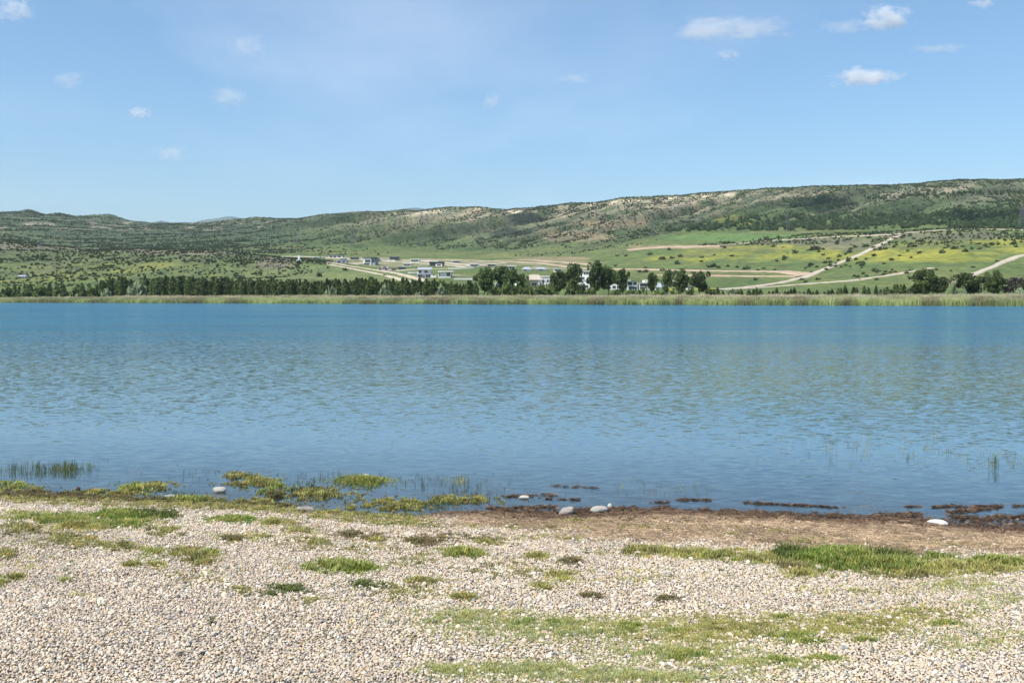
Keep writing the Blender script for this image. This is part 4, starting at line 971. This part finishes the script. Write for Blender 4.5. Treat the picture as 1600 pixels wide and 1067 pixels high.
stone(231, 800, 9, 5, (.66, .64, .60), 'small white stone in the dark left grass strip', 10, .7)
stone(369, 1046, 9, 8, (.72, .72, .71), 'little white angular stone on the bare gravel near the bottom', 11, .8)
stone(316, 1021, 9, 7, (.05, .048, .05), 'little black stone on the bare gravel at lower left', 12, .8)
stone(122, 763, 7, 6, (.10, .05, .04), 'small dark red-brown wood chip floating in the shallow water at left', 13, .8)  # a chip of floating wood, built with the stone shape
stone(1222, 999, 10, 6, (.66, .64, .60), 'small white stone amid the thin short lawn', 14, .8)

# ------------------------------------------------------------------ grass, weeds, litter
m_blade = tintmat('grass_blade', .6, .3, .15, 8.0, .25)
def tuft(seed, n=13, spread=.28, lean=.45, wd=.045):
    r = np.random.default_rng(seed); V = []; Fc = []
    for i in range(n):
        x, y = r.normal(size=2) * spread; h = r.uniform(.5, 1.05); an = r.uniform(0, 6.28); q = lean * r.uniform(.2, 1.3)
        dx, dy = math.cos(an) * q, math.sin(an) * q; a = np.array([-math.sin(an), math.cos(an), 0]) * wd; b0 = len(V)
        p0 = np.array([x, y, -.05]); p1 = np.array([x + dx * .35, y + dy * .35, h * .6]); p2 = np.array([x + dx, y + dy, h * (1 - .25 * q)])
        V += [p0 - a, p0 + a, p1 - a * .8, p1 + a * .8, p2]; Fc += [(b0, b0 + 1, b0 + 3), (b0, b0 + 3, b0 + 2), (b0 + 2, b0 + 3, b0 + 4)]
    return make_mesh('tuft', V, np.array(Fc), m_blade)
TUFT = [tuft(700 + i) for i in range(6)]
WEED = [tuft(720 + i, 16, .45, .9, .10) for i in range(5)]        # broader, sprawling leaves
STEM = [tuft(740 + i, 4, .30, .18, .022) for i in range(5)]       # thin upright stems
K = {'lush': (.16, .25, .035), 'green': (.21, .27, .06), 'mint': (.40, .43, .19), 'yg': (.46, .44, .14), 'olive': (.20, .19, .065), 'brown': (.16, .125, .065), 'straw': (.42, .35, .17), 'dark': (.045, .055, .022), 'dgreen': (.07, .125, .03)}
def patches(rows, rough_=.55):
    P, Hh, T = [], [], []
    for u, v, ru, rv, n, h, key in rows:
        q = rng.normal(size=(int(n * 2.6), 2)) * np.where(rng.uniform(size=(int(n * 2.6), 1)) < .38, 1.05, .48)
        a = fbm(q[:, 0] * ru / 13 + u, q[:, 1] * rv / 4.5 + v, 5, 3)
        q = q[(np.hypot(q[:, 0], q[:, 1]) < 2.2) & (a > rough_ - .14 * rng.uniform(size=len(q)))][:int(n)]
        uu, vv = u + q[:, 0] * ru, v + q[:, 1] * rv
        p = beach_at(uu, np.maximum(vv, 480)); P.append(p)
        m = len(p); ed = np.clip(1.2 - .5 * np.hypot(q[:, 0], q[:, 1]), .35, 1.1) * (.6 + .8 * fbm(q[:, 0] * ru / 9, q[:, 1] * rv / 4, 15, 2))
        Hh.append(h * rng.uniform(.55, 1.15, m) * ed)
        base = np.array(K[key]); alt = np.array(K['yg' if key in ('lush', 'green', 'mint', 'olive') else 'olive'])
        cn = fbm(q[:, 0] * ru / 16 + 3.1, q[:, 1] * rv / 5 + 7.7, 25, 2)[:, None]
        mixf = np.clip(rng.normal(size=(m, 1)) * .16 + .2 + (cn - .5) * 1.5, 0, .85)
        T.append((base * (1 - mixf) + alt * mixf) * rng.uniform(.6, 1.35, (m, 1)) * np.where(rng.uniform(size=(m, 1)) < .07, C(1.5, 1.15, .9), 1.0))
    return np.concatenate(P), np.concatenate(Hh), np.concatenate(T)
def grass(name, rows, src, wide, label, cat='grass', rough_=.50):
    P, h, T = patches(rows, rough_); n = len(P)
    scatter(name, P, np.stack([rng.normal(size=n) * .12, rng.normal(size=n) * .12, rng.uniform(0, 6.3, n)], -1), np.stack([h * wide, h * wide, h], -1), rng.integers(0, 5, n), T, src, label, cat)
grass('lush_grass', [(1315, 873, 95, 13, 1300, .085, 'lush'), (1330, 880, 90, 12, 700, .075, 'green'), (1250, 868, 40, 9, 260, .075, 'dgreen'), (1380, 874, 60, 9, 300, .08, 'dgreen'), (1400, 885, 60, 12, 420, .08, 'green'), (1225, 868, 14, 8, 60, .09, 'dgreen')], TUFT, 1.0,
      'tall lush green grass patch on the beach at right')
grass('strip_grass', [(1500, 888, 130, 13, 900, .05, 'yg'), (1560, 880, 60, 8, 260, .06, 'green'), (1470, 872, 25, 6, 110, .05, 'lush'), (1420, 897, 60, 8, 250, .05, 'olive'), (1080, 865, 120, 9, 700, .045, 'yg'), (1010, 862, 50, 7, 200, .05, 'olive'), (1120, 872, 60, 8, 220, .045, 'green'), (1190, 874, 40, 8, 200, .05, 'yg'), (1240, 886, 30, 6, 120, .05, 'straw'), (1260, 898, 60, 9, 200, .04, 'yg')], TUFT, 1.5,
      'yellow-green grass strip either side of the lush patch')
grass('left_grass', [(190, 806, 70, 8, 700, .055, 'lush'), (235, 805, 60, 8, 400, .055, 'dgreen'), (90, 812, 90, 11, 700, .05, 'green'), (130, 824, 50, 8, 330, .055, 'yg'), (200, 818, 70, 10, 350, .05, 'green'), (375, 813, 62, 6, 500, .045, 'lush'), (430, 818, 40, 7, 200, .045, 'yg'), (40, 828, 70, 12, 300, .04, 'olive'), (20, 805, 40, 8, 250, .04, 'yg'), (260, 832, 30, 9, 150, .05, 'olive')], TUFT, 1.4,
      'green grass strip along the water at left')
grass('middle_grass', [(530, 887, 58, 9, 460, .055, 'green'), (560, 890, 30, 7, 160, .06, 'lush'), (725, 866, 32, 8, 260, .055, 'green'), (840, 871, 20, 6, 110, .045, 'yg'), (878, 902, 22, 9, 120, .045, 'yg'), (240, 866, 25, 9, 110, .045, 'green'), (300, 868, 40, 12, 240, .05, 'olive'), (207, 884, 16, 5, 60, .04, 'yg'), (246, 885, 16, 5, 70, .045, 'yg'), (315, 880, 30, 8, 120, .04, 'olive'), (10, 868, 16, 8, 80, .05, 'olive'), (25, 904, 14, 5, 50, .04, 'yg'), (102, 908, 12, 3, 30, .03, 'green'), (120, 931, 24, 3, 70, .025, 'mint'), (2, 912, 6, 12, 40, .04, 'green'), (640, 880, 40, 8, 90, .035, 'olive'), (330, 866, 14, 5, 50, .05, 'lush'), (660, 870, 30, 8, 70, .03, 'olive')], TUFT, 1.5,
      'scattered green grass tufts on the middle gravel')
grass('low_weeds', [(455, 922, 38, 10, 260, .028, 'dgreen'), (375, 925, 30, 8, 110, .025, 'olive'), (580, 915, 55, 8, 200, .028, 'dgreen'), (660, 909, 40, 7, 200, .028, 'olive'), (425, 930, 26, 5, 90, .022, 'dgreen'), (500, 940, 70, 10, 120, .02, 'olive'), (725, 935, 22, 6, 130, .03, 'olive'), (660, 848, 34, 9, 200, .035, 'brown'), (560, 838, 40, 8, 170, .035, 'brown'), (365, 843, 22, 6, 100, .035, 'brown'), (470, 830, 30, 7, 130, .03, 'olive'), (495, 848, 22, 6, 90, .035, 'olive'), (770, 848, 40, 7, 150, .032, 'olive'), (895, 878, 24, 6, 90, .03, 'brown'), (590, 845, 30, 7, 110, .03, 'olive'), (850, 918, 20, 7, 90, .03, 'olive'), (925, 932, 22, 5, 70, .03, 'brown'), (1050, 937, 40, 6, 90, .025, 'brown'), (190, 855, 40, 8, 130, .035, 'olive'), (110, 842, 60, 10, 180, .03, 'olive'), (640, 925, 110, 26, 520, .02, 'olive'), (800, 890, 150, 26, 700, .022, 'olive'), (540, 855, 180, 22, 800, .022, 'olive'), (300, 900, 90, 22, 240, .02, 'olive'), (120, 850, 140, 14, 700, .025, 'olive'), (1000, 900, 160, 20, 420, .02, 'yg'), (700, 840, 140, 12, 520, .024, 'brown'), (420, 840, 140, 12, 420, .024, 'yg'), (1350, 925, 240, 14, 420, .02, 'yg'), (860, 840, 120, 10, 380, .022, 'yg'), (60, 880, 120, 22, 220, .02, 'yg')], WEED, 1.3,
      'low dark weeds creeping over the middle gravel', 'weeds')
lawn = []
for u, v, ru, rv, n, key in ((900, 985, 260, 26, 4600, 'mint'), (740, 965, 140, 20, 1700, 'mint'), (1130, 985, 220, 32, 4400, 'yg'), (1330, 978, 150, 22, 3000, 'yg'), (1060, 1020, 160, 18, 2200, 'mint'), (860, 1048, 190, 18, 2600, 'mint'), (1000, 1060, 260, 14, 2000, 'mint'), (1180, 1040, 160, 14, 1000, 'mint'), (700, 1050, 60, 14, 600, 'mint'), (1440, 960, 120, 20, 900, 'yg'), (1520, 1000, 160, 40, 700, 'mint'), (1500, 915, 140, 16, 700, 'mint'), (1560, 940, 120, 30, 500, 'mint')):
    lawn.append((u, v, ru, rv, int(n * 1.7), .024, key))
for u, v, ru, rv, n in ((985, 979, 28, 4, 260), (1060, 988, 26, 4, 200), (985, 987, 20, 4, 200), (1240, 995, 50, 5, 260), (1255, 1003, 40, 5, 220), (1080, 1025, 50, 5, 300), (1215, 1033, 34, 6, 260), (1290, 1031, 36, 5, 220), (1480, 975, 30, 5, 200), (1355, 1002, 30, 4, 160), (1230, 966, 30, 4, 120), (860, 975, 110, 7, 420), (1060, 1030, 24, 6, 160)):
    lawn.append((u, v, ru, rv, n, .030, 'lush'))
grass('lawn', lawn, TUFT, 1.3, 'thin short lawn growing through the gravel in front', rough_=.48)

# shoreline and water plants
def shore_rows(us, dv, n, h, key): return [(u, float(np.interp(u, SHP[:, 0], SHP[:, 1])) + dv, 34, 6, n, h, key) for u in us]
grass('shore_weeds', shore_rows(range(-20, 680, 44), 3, 170, .03, 'olive') + shore_rows(range(0, 680, 44), 8, 110, .026, 'olive') + shore_rows(range(20, 460, 60), -2, 90, .035, 'brown') + shore_rows(range(500, 700, 50), 12, 120, .028, 'olive') +
      shore_rows(range(680, 1240, 60), 22, 100, .022, 'olive') + [(900, 815, 60, 4, 170, .03, 'olive'), (1150, 836, 90, 8, 420, .022, 'olive'), (1010, 826, 110, 7, 420, .022, 'olive'), (1260, 846, 100, 6, 380, .022, 'olive'), (860, 822, 90, 6, 320, .022, 'olive'), (1420, 846, 130, 8, 260, .02, 'olive'), (1500, 852, 120, 6, 260, .022, 'yg'), (1300, 835, 260, 12, 300, .018, 'straw'), (1050, 815, 220, 8, 260, .018, 'brown'), (640, 818, 60, 6, 160, .03, 'yg')], WEED, 1.2, 'olive and yellow weeds fringing the wet shoreline', 'weeds', .46)
grass('water_weeds', [(500, 772, 62, 10, 400, .04, 'olive'), (600, 791, 62, 7, 360, .035, 'olive'), (620, 784, 60, 7, 240, .035, 'olive'), (170, 770, 50, 5, 260, .04, 'olive'), (210, 765, 22, 8, 150, .05, 'green'), (30, 765, 36, 5, 170, .04, 'olive'), (20, 758, 24, 5, 80, .04, 'green'), (60, 769, 26, 4, 140, .035, 'brown'), (250, 760, 24, 5, 110, .05, 'olive'), (390, 752, 34, 8, 220, .05, 'olive'), (420, 760, 26, 9, 160, .05, 'green'), (370, 742, 18, 4, 90, .04, 'olive'), (432, 774, 12, 6, 90, .05, 'brown'), (720, 781, 50, 6, 240, .04, 'olive'), (300, 782, 40, 6, 180, .05, 'green'), (90, 772, 60, 4, 200, .03, 'brown'), (400, 784, 40, 5, 160, .04, 'olive')], WEED, 1.0, 'olive weed beds in the shallows', 'weeds', .56)
grass('water_grass', [(566, 752, 38, 6, 520, .075, 'green'), (566, 753, 36, 5, 240, .06, 'olive')], TUFT, .8, 'round grass clump growing in the water left of centre', rough_=.4)
grass('water_stems', [(60, 736, 80, 9, 190, .10, 'dgreen'), (110, 734, 30, 8, 60, .11, 'dgreen'), (690, 755, 140, 18, 90, .06, 'dark'), (730, 770, 70, 14, 90, .06, 'dark'), (720, 752, 18, 8, 50, .08, 'olive'), (1020, 765, 120, 14, 44, .07, 'olive'), (1400, 708, 200, 18, 60, .11, 'olive'), (1580, 720, 60, 14, 26, .11, 'olive'), (500, 745, 120, 10, 50, .06, 'dark'), (320, 745, 80, 14, 40, .06, 'dark'), (290, 780, 60, 10, 120, .08, 'dgreen'), (680, 790, 60, 8, 90, .07, 'dgreen'), (1300, 690, 160, 14, 24, .10, 'olive')], STEM, 1.1, 'thin upright stems standing in the shallow water', 'stems', .40)

# dry litter and wet wrack
m_lit = tintmat('litter', .9, 0, .3, 6.0, .15)
def sticks(seed, n, L0, w, zs):
    r = np.random.default_rng(seed); V = []; Fc = []
    for i in range(n):
        c = np.array([r.normal() * .5, r.normal() * .5, abs(r.normal()) * zs]); an = r.uniform(0, 6.28); l = L0 * r.uniform(.4, 1.2) * .5
        d = np.array([math.cos(an) * l, math.sin(an) * l, r.normal() * zs * .8]); a = np.array([-math.sin(an) * w, math.cos(an) * w, 0]); up = np.array([0, 0, w * .8]); b0 = len(V)
        V += [c - d - a, c - d + a, c + d + a, c + d - a, c - d + up, c + d + up]; Fc += [(b0, b0 + 3, b0 + 5), (b0, b0 + 5, b0 + 4), (b0 + 1, b0 + 4, b0 + 5), (b0 + 1, b0 + 5, b0 + 2)]
    return make_mesh('litter', V, np.array(Fc), m_lit)
STK = [sticks(800 + i, 12, 1.6, .06, .10) for i in range(6)]
n = 36000
x = rng.uniform(-2.2, 6.6, n); t_ = rng.uniform(.0, 2.0, n); y = shore_y(x) - t_
uu = 800 + F * x / y; nn = fbm(x * 2.2, y * 2.2, 80, 3)
lit = sstep(640, 800, uu) * sstep(1.9, 1.3, t_ + (nn - .5) * .7 + .75 * sstep(1120, 760, uu)); kp = rng.uniform(size=n) < lit * .9 + .03
x, y, t_, nn = x[kp], y[kp], t_[kp], nn[kp]; n = len(x)
wetf = sstep(.55, .15, t_ + (nn - .5) * .5)[:, None]
tn = (C(.30, .215, .135) * (1 - wetf) + C(.115, .075, .048) * wetf) * np.exp(rng.normal(size=(n, 1)) * .34) * (.55 + .9 * fbm(x * 3.1, y * 6.0, 83, 3))[:, None]
scatter('litter', np.column_stack([x, y, np.maximum(beach_z(x, y), 0) + .004]), np.stack([rng.normal(size=n) * .1, rng.normal(size=n) * .1, rng.uniform(0, 6.3, n)], -1), rng.uniform(.022, .045, n) * np.where(rng.uniform(size=n) < .06, 1.5, 1.0), rng.integers(0, 6, n), tn, STK,
        'dry straw-coloured reed litter along the right shore', 'litter')
W_ = []
def wrack(u0, v0, u1, v1, sp, n):
    q = rng.uniform(size=n); u = u0 + (u1 - u0) * q; v = v0 + (v1 - v0) * q + (fbm(u / 13, u * 0 + v0, 7, 3) - .5) * sp * 2.2 + rng.normal(size=n) * sp * .6
    g = (fbm(u / 40, v / 14, 31, 3) > .30) & (fbm(u / 5, v / 1.5, 32, 2) > .30 + .15 * rng.uniform(size=n)); W_.append(np.stack([u[g], v[g]], -1))
for a in ((740, 800, 900, 803, 3, 1500), (890, 799, 1060, 798, 4, 1700), (1000, 797, 1200, 803, 3, 1900), (1180, 803, 1330, 810, 3.2, 1500), (1300, 810, 1440, 806, 3, 1300), (1380, 815, 1480, 814, 3.5, 900), (1400, 819, 1610, 828, 3.5, 1600),
          (740, 804, 1610, 818, 7, 2600), (760, 795, 870, 793, 2, 500), (785, 776, 870, 775, 1.8, 300), (850, 779.5, 905, 781, .7, 120), (1058, 781, 1118, 782, 1.2, 220), (1118, 783.5, 1320, 793, .7, 560), (1000, 785, 1045, 784.5, .5, 80), (1415, 792, 1440, 791.5, .6, 60),
          (1455, 792, 1610, 791, 1.4, 520), (1480, 800, 1560, 794, 2.2, 520), (1510, 810, 1610, 807, 2.6, 800), (1480, 806, 1530, 811, 2, 260), (860, 759.5, 935, 762, 1.6, 90)):
    wrack(*a)
W_ = np.concatenate(W_); P3 = beach_at(W_[:, 0], W_[:, 1]); n = len(P3)
P3[:, 2] += rng.uniform(0, .012, n)
tn = C(.090, .060, .040) * np.exp(rng.normal(size=(n, 1)) * .55)
scatter('wrack', P3, np.stack([rng.normal(size=n) * .25, rng.normal(size=n) * .25, rng.uniform(0, 6.3, n)], -1), np.stack([rng.uniform(.016, .036, n) * np.where(P3[:, 2] < .014, .7, 1.0)] * 2 + [rng.uniform(.015, .045, n) * np.where(P3[:, 2] < .014, .38, 1.0)], -1), rng.integers(0, 6, n), tn, STK, 'wet dark brown wrack at the waterline', 'wrack')

# ------------------------------------------------------------------ single plants
m_lf = leafmat('weed_leaf', (.035, .075, .018), (.075, .135, .035), 30, .25); m_st = plain('weed_stem', (.10, .11, .045), .8, .2, 20); m_rl = leafmat('reed_leaf', (.06, .11, .03), (.13, .19, .06), 20, .25)
def weed(u, v, hpx, label, seed, nst=5, mat=m_lf, upright=False, group=None):
    g = beach_at(u, v); h = hpx * g[1] / F; r = np.random.default_rng(seed)
    e = add_obj('reed_tuft' if upright else 'weed_plant', None, loc=tuple(g)); tag(e, label, 'reed' if upright else 'weed', group)
    for i in range(nst):
        an = r.uniform(0, 6.28); ln = h * r.uniform(.6, 1.05); lean = (.08 if upright else .55) * r.uniform(.3, 1.2)
        base = Vector((r.normal() * h * .12, r.normal() * h * .08, -.01)); tip = base + Vector((math.cos(an) * ln * lean, math.sin(an) * ln * lean, ln * math.sqrt(max(.2, 1 - lean * lean))))
        s = MB().tube(base, tip, h * .018, h * .006, 5).build('stem', m_st, e)
        V, Fc = [], []; nl = 3 if upright else 9
        for j in range(nl):
            t = .15 + .85 * j / nl; p = np.array(base.lerp(tip, t)); a2 = r.uniform(0, 6.28); ll = h * (.5 if upright else .22) * r.uniform(.7, 1.2); up = .9 if upright else r.uniform(-.1, .5)
            d = np.array([math.cos(a2) * (.25 if upright else 1), math.sin(a2) * (.25 if upright else 1), up]) * ll; sd = np.array([-math.sin(a2), math.cos(a2), 0]) * ll * (.05 if upright else .28)
            b0 = len(V); V += [p, p + d * .45 + sd, p + d, p + d * .45 - sd]; Fc.append((b0, b0 + 1, b0 + 2, b0 + 3))
        add_obj('leaf', make_mesh('leaf', V, np.array(Fc), mat), s)
weed(330, 977, 20, 'small leafy green weed alone on the bare left gravel', 1, 9)
weed(1554, 734, 24, 'tallest upright reed tuft in the water at right', 2, 9, m_rl, True)
weed(456, 768, 18, 'dark leafy weed in the water, left one of the pair right of the flat-topped stone', 3, 6)
weed(473, 764, 20, 'dark leafy weed in the water behind the olive weed bed', 4, 6)
weed(487, 764, 20, 'dark leafy weed in the water, rightmost beside the olive weed bed', 5, 6)
weed(1126, 893, 14, 'sprawling dark weed on gravel left of the lush grass', 6, 7)
weed(976, 866, 16, 'dark bushy weed at the left end of the yellow-green strip', 7, 8)
weed(920, 866, 16, 'thin branching weed on gravel left of the yellow-green strip', 8, 5)
weed(1218, 873, 18, 'dark broad-leaved weed at the left edge of the lush grass', 9, 9)
weed(1362, 868, 26, 'tall upright stalk rising out of the lush grass', 10, 3, m_rl, True)
weed(1310, 892, 18, 'pale branching weed in front of the lush grass', 11, 6)
weed(432, 778, 14, 'brown-green weed rosette in the water before the blocky stone', 12, 8)
weed(1450, 922, 10, 'small green weed on the whitish gravel at right', 13, 7)
weed(1300, 724, 12, 'single thin reed shoot far out in the water at right', 14, 2, m_rl, True)

# ------------------------------------------------------------------ clouds (real volumes high above the hills)
def cloud(name, loc, size, dens, label, seed, group=None, nsc=2.6, thr=.52):
    m = bpy.data.materials.new('cloud_%d' % seed); m.use_nodes = True; nt = m.node_tree; nt.nodes.clear()
    o_ = N(nt, 'ShaderNodeOutputMaterial'); pv = N(nt, 'ShaderNodeVolumePrincipled'); L(nt, pv.outputs[0], o_.inputs['Volume'])
    pv.inputs['Color'].default_value = (.995, .995, .995, 1); pv.inputs['Anisotropy'].default_value = .2
    q = N(nt, 'ShaderNodeTexCoord').outputs['Object']
    ln = N(nt, 'ShaderNodeVectorMath', operation='LENGTH'); L(nt, q, ln.inputs[0])
    mp = N(nt, 'ShaderNodeMapping'); mp.inputs['Location'].default_value = (seed * 3.7, seed * 1.3, seed * 2.1); mp.inputs['Scale'].default_value = (1, .8, .7 if size[2] > size[0] * .35 else .45); L(nt, q, mp.inputs[0])
    nz = noise(nt, nsc, 7, mp.outputs[0], .66)
    fall = fmath(nt, 'MULTIPLY', fmath(nt, 'POWER', ln.outputs['Value'], 1.6), .34)
    e = fmath(nt, 'SUBTRACT', fmath(nt, 'SUBTRACT', fmath(nt, 'ADD', nz, .18), fall), thr, False)
    L(nt, fmath(nt, 'MULTIPLY', fmath(nt, 'MULTIPLY', e, 5.5, True), dens / (size[1])), pv.inputs['Density'])
    v, f = I2; r = np.random.default_rng(seed)
    v = v * (.95 + .12 * fbm(v[:, 0] * 2 + seed, v[:, 1] * 2 + v[:, 2], seed, 2)[:, None])
    o = add_obj(name, make_mesh(name, v, f, m, True), loc=loc); o.scale = size
    m.cycles.volume_step_rate = 1.0
    return tag(o, label, 'cloud', group)
def sky_cloud(u, v, w, h, dens, label, seed):
    alt = 1500.0; d = alt / ((HV - v) / F)
    k = d / F; cloud('cloud', ((u - 800) / F * d, d, H + (HV - v) / F * d), (w * .85 * k, w * .45 * k, h * .72 * k), dens, label, seed)
for i, a in enumerate(((1136, 46, 165, 30, 1.9, 'long white cloud drifting over the right middle of the sky'), (1138, 86, 34, 18, .8, 'faint wisp just under the long white cloud'), (1384, 27, 70, 40, 2.4, 'tall white cloud near the upper right'),
      (1322, 42, 70, 20, .9, 'faint flat cloud left of the tall white cloud'), (1466, 76, 70, 14, .8, 'faint thin cloud to the right under the tall cloud'), (1350, 121, 92, 30, 3.4, 'lowest bright white cloud over the right hills'), (1535, 6, 36, 18, .9, 'small wisp at the top edge, far right'),
      (218, 177, 34, 20, 1.2, 'tiny white puff in the left sky'), (265, 240, 46, 26, .7, 'faint puff lowest in the left sky'), (107, 124, 46, 30, .5, 'very faint wisp in the far left sky'), (22, 16, 56, 44, 1.0, 'thin ragged cloud in the upper left corner'),
      (355, 152, 60, 34, .6, 'soft hazy puff in the left middle sky'), (390, 72, 60, 36, .4, 'dim hazy puff near the top left of centre'), (770, 158, 30, 26, .6, 'tiny faint puff at the centre of the sky'), (897, 123, 60, 16, .5, 'faint flat wisp right of centre'))):
    sky_cloud(*a[:5], a[5], i + 1)
for i, (u, v, sz, lb) in enumerate(((1258, 322, 62, 'small cloud overhead shading the upper right slope'), (1285, 312, 46, 'small cloud overhead beside the slope-shading one'), (828, 348, 42, 'small cloud overhead shading the middle of the ridge'), (795, 364, 40, 'small cloud overhead shading the gullies below mid-ridge'), (1545, 343, 50, 'small cloud overhead shading the woodland at right'))):
    p = place(u, v) + TOSUN * 1650
    cloud('cloud', p, (sz, sz * .9, sz * .5), 2.4, lb, 40 + i, thr=.36)

# ------------------------------------------------------------------ the air
hz = MB().box(-9000, 9000, -200, 15500, -4, 760).build('haze', None)
m = bpy.data.materials.new('haze_air'); m.use_nodes = True; nt = m.node_tree; nt.nodes.clear()
o_ = N(nt, 'ShaderNodeOutputMaterial'); pv = N(nt, 'ShaderNodeVolumePrincipled'); L(nt, pv.outputs[0], o_.inputs['Volume'])
pv.inputs['Color'].default_value = (.80, .90, 1.0, 1); pv.inputs['Density'].default_value = 4e-5; pv.inputs['Anisotropy'].default_value = 0.0
hz.data.materials.append(m); tag(hz, 'thin blue summer haze over lake and hills', 'haze', kind='stuff')
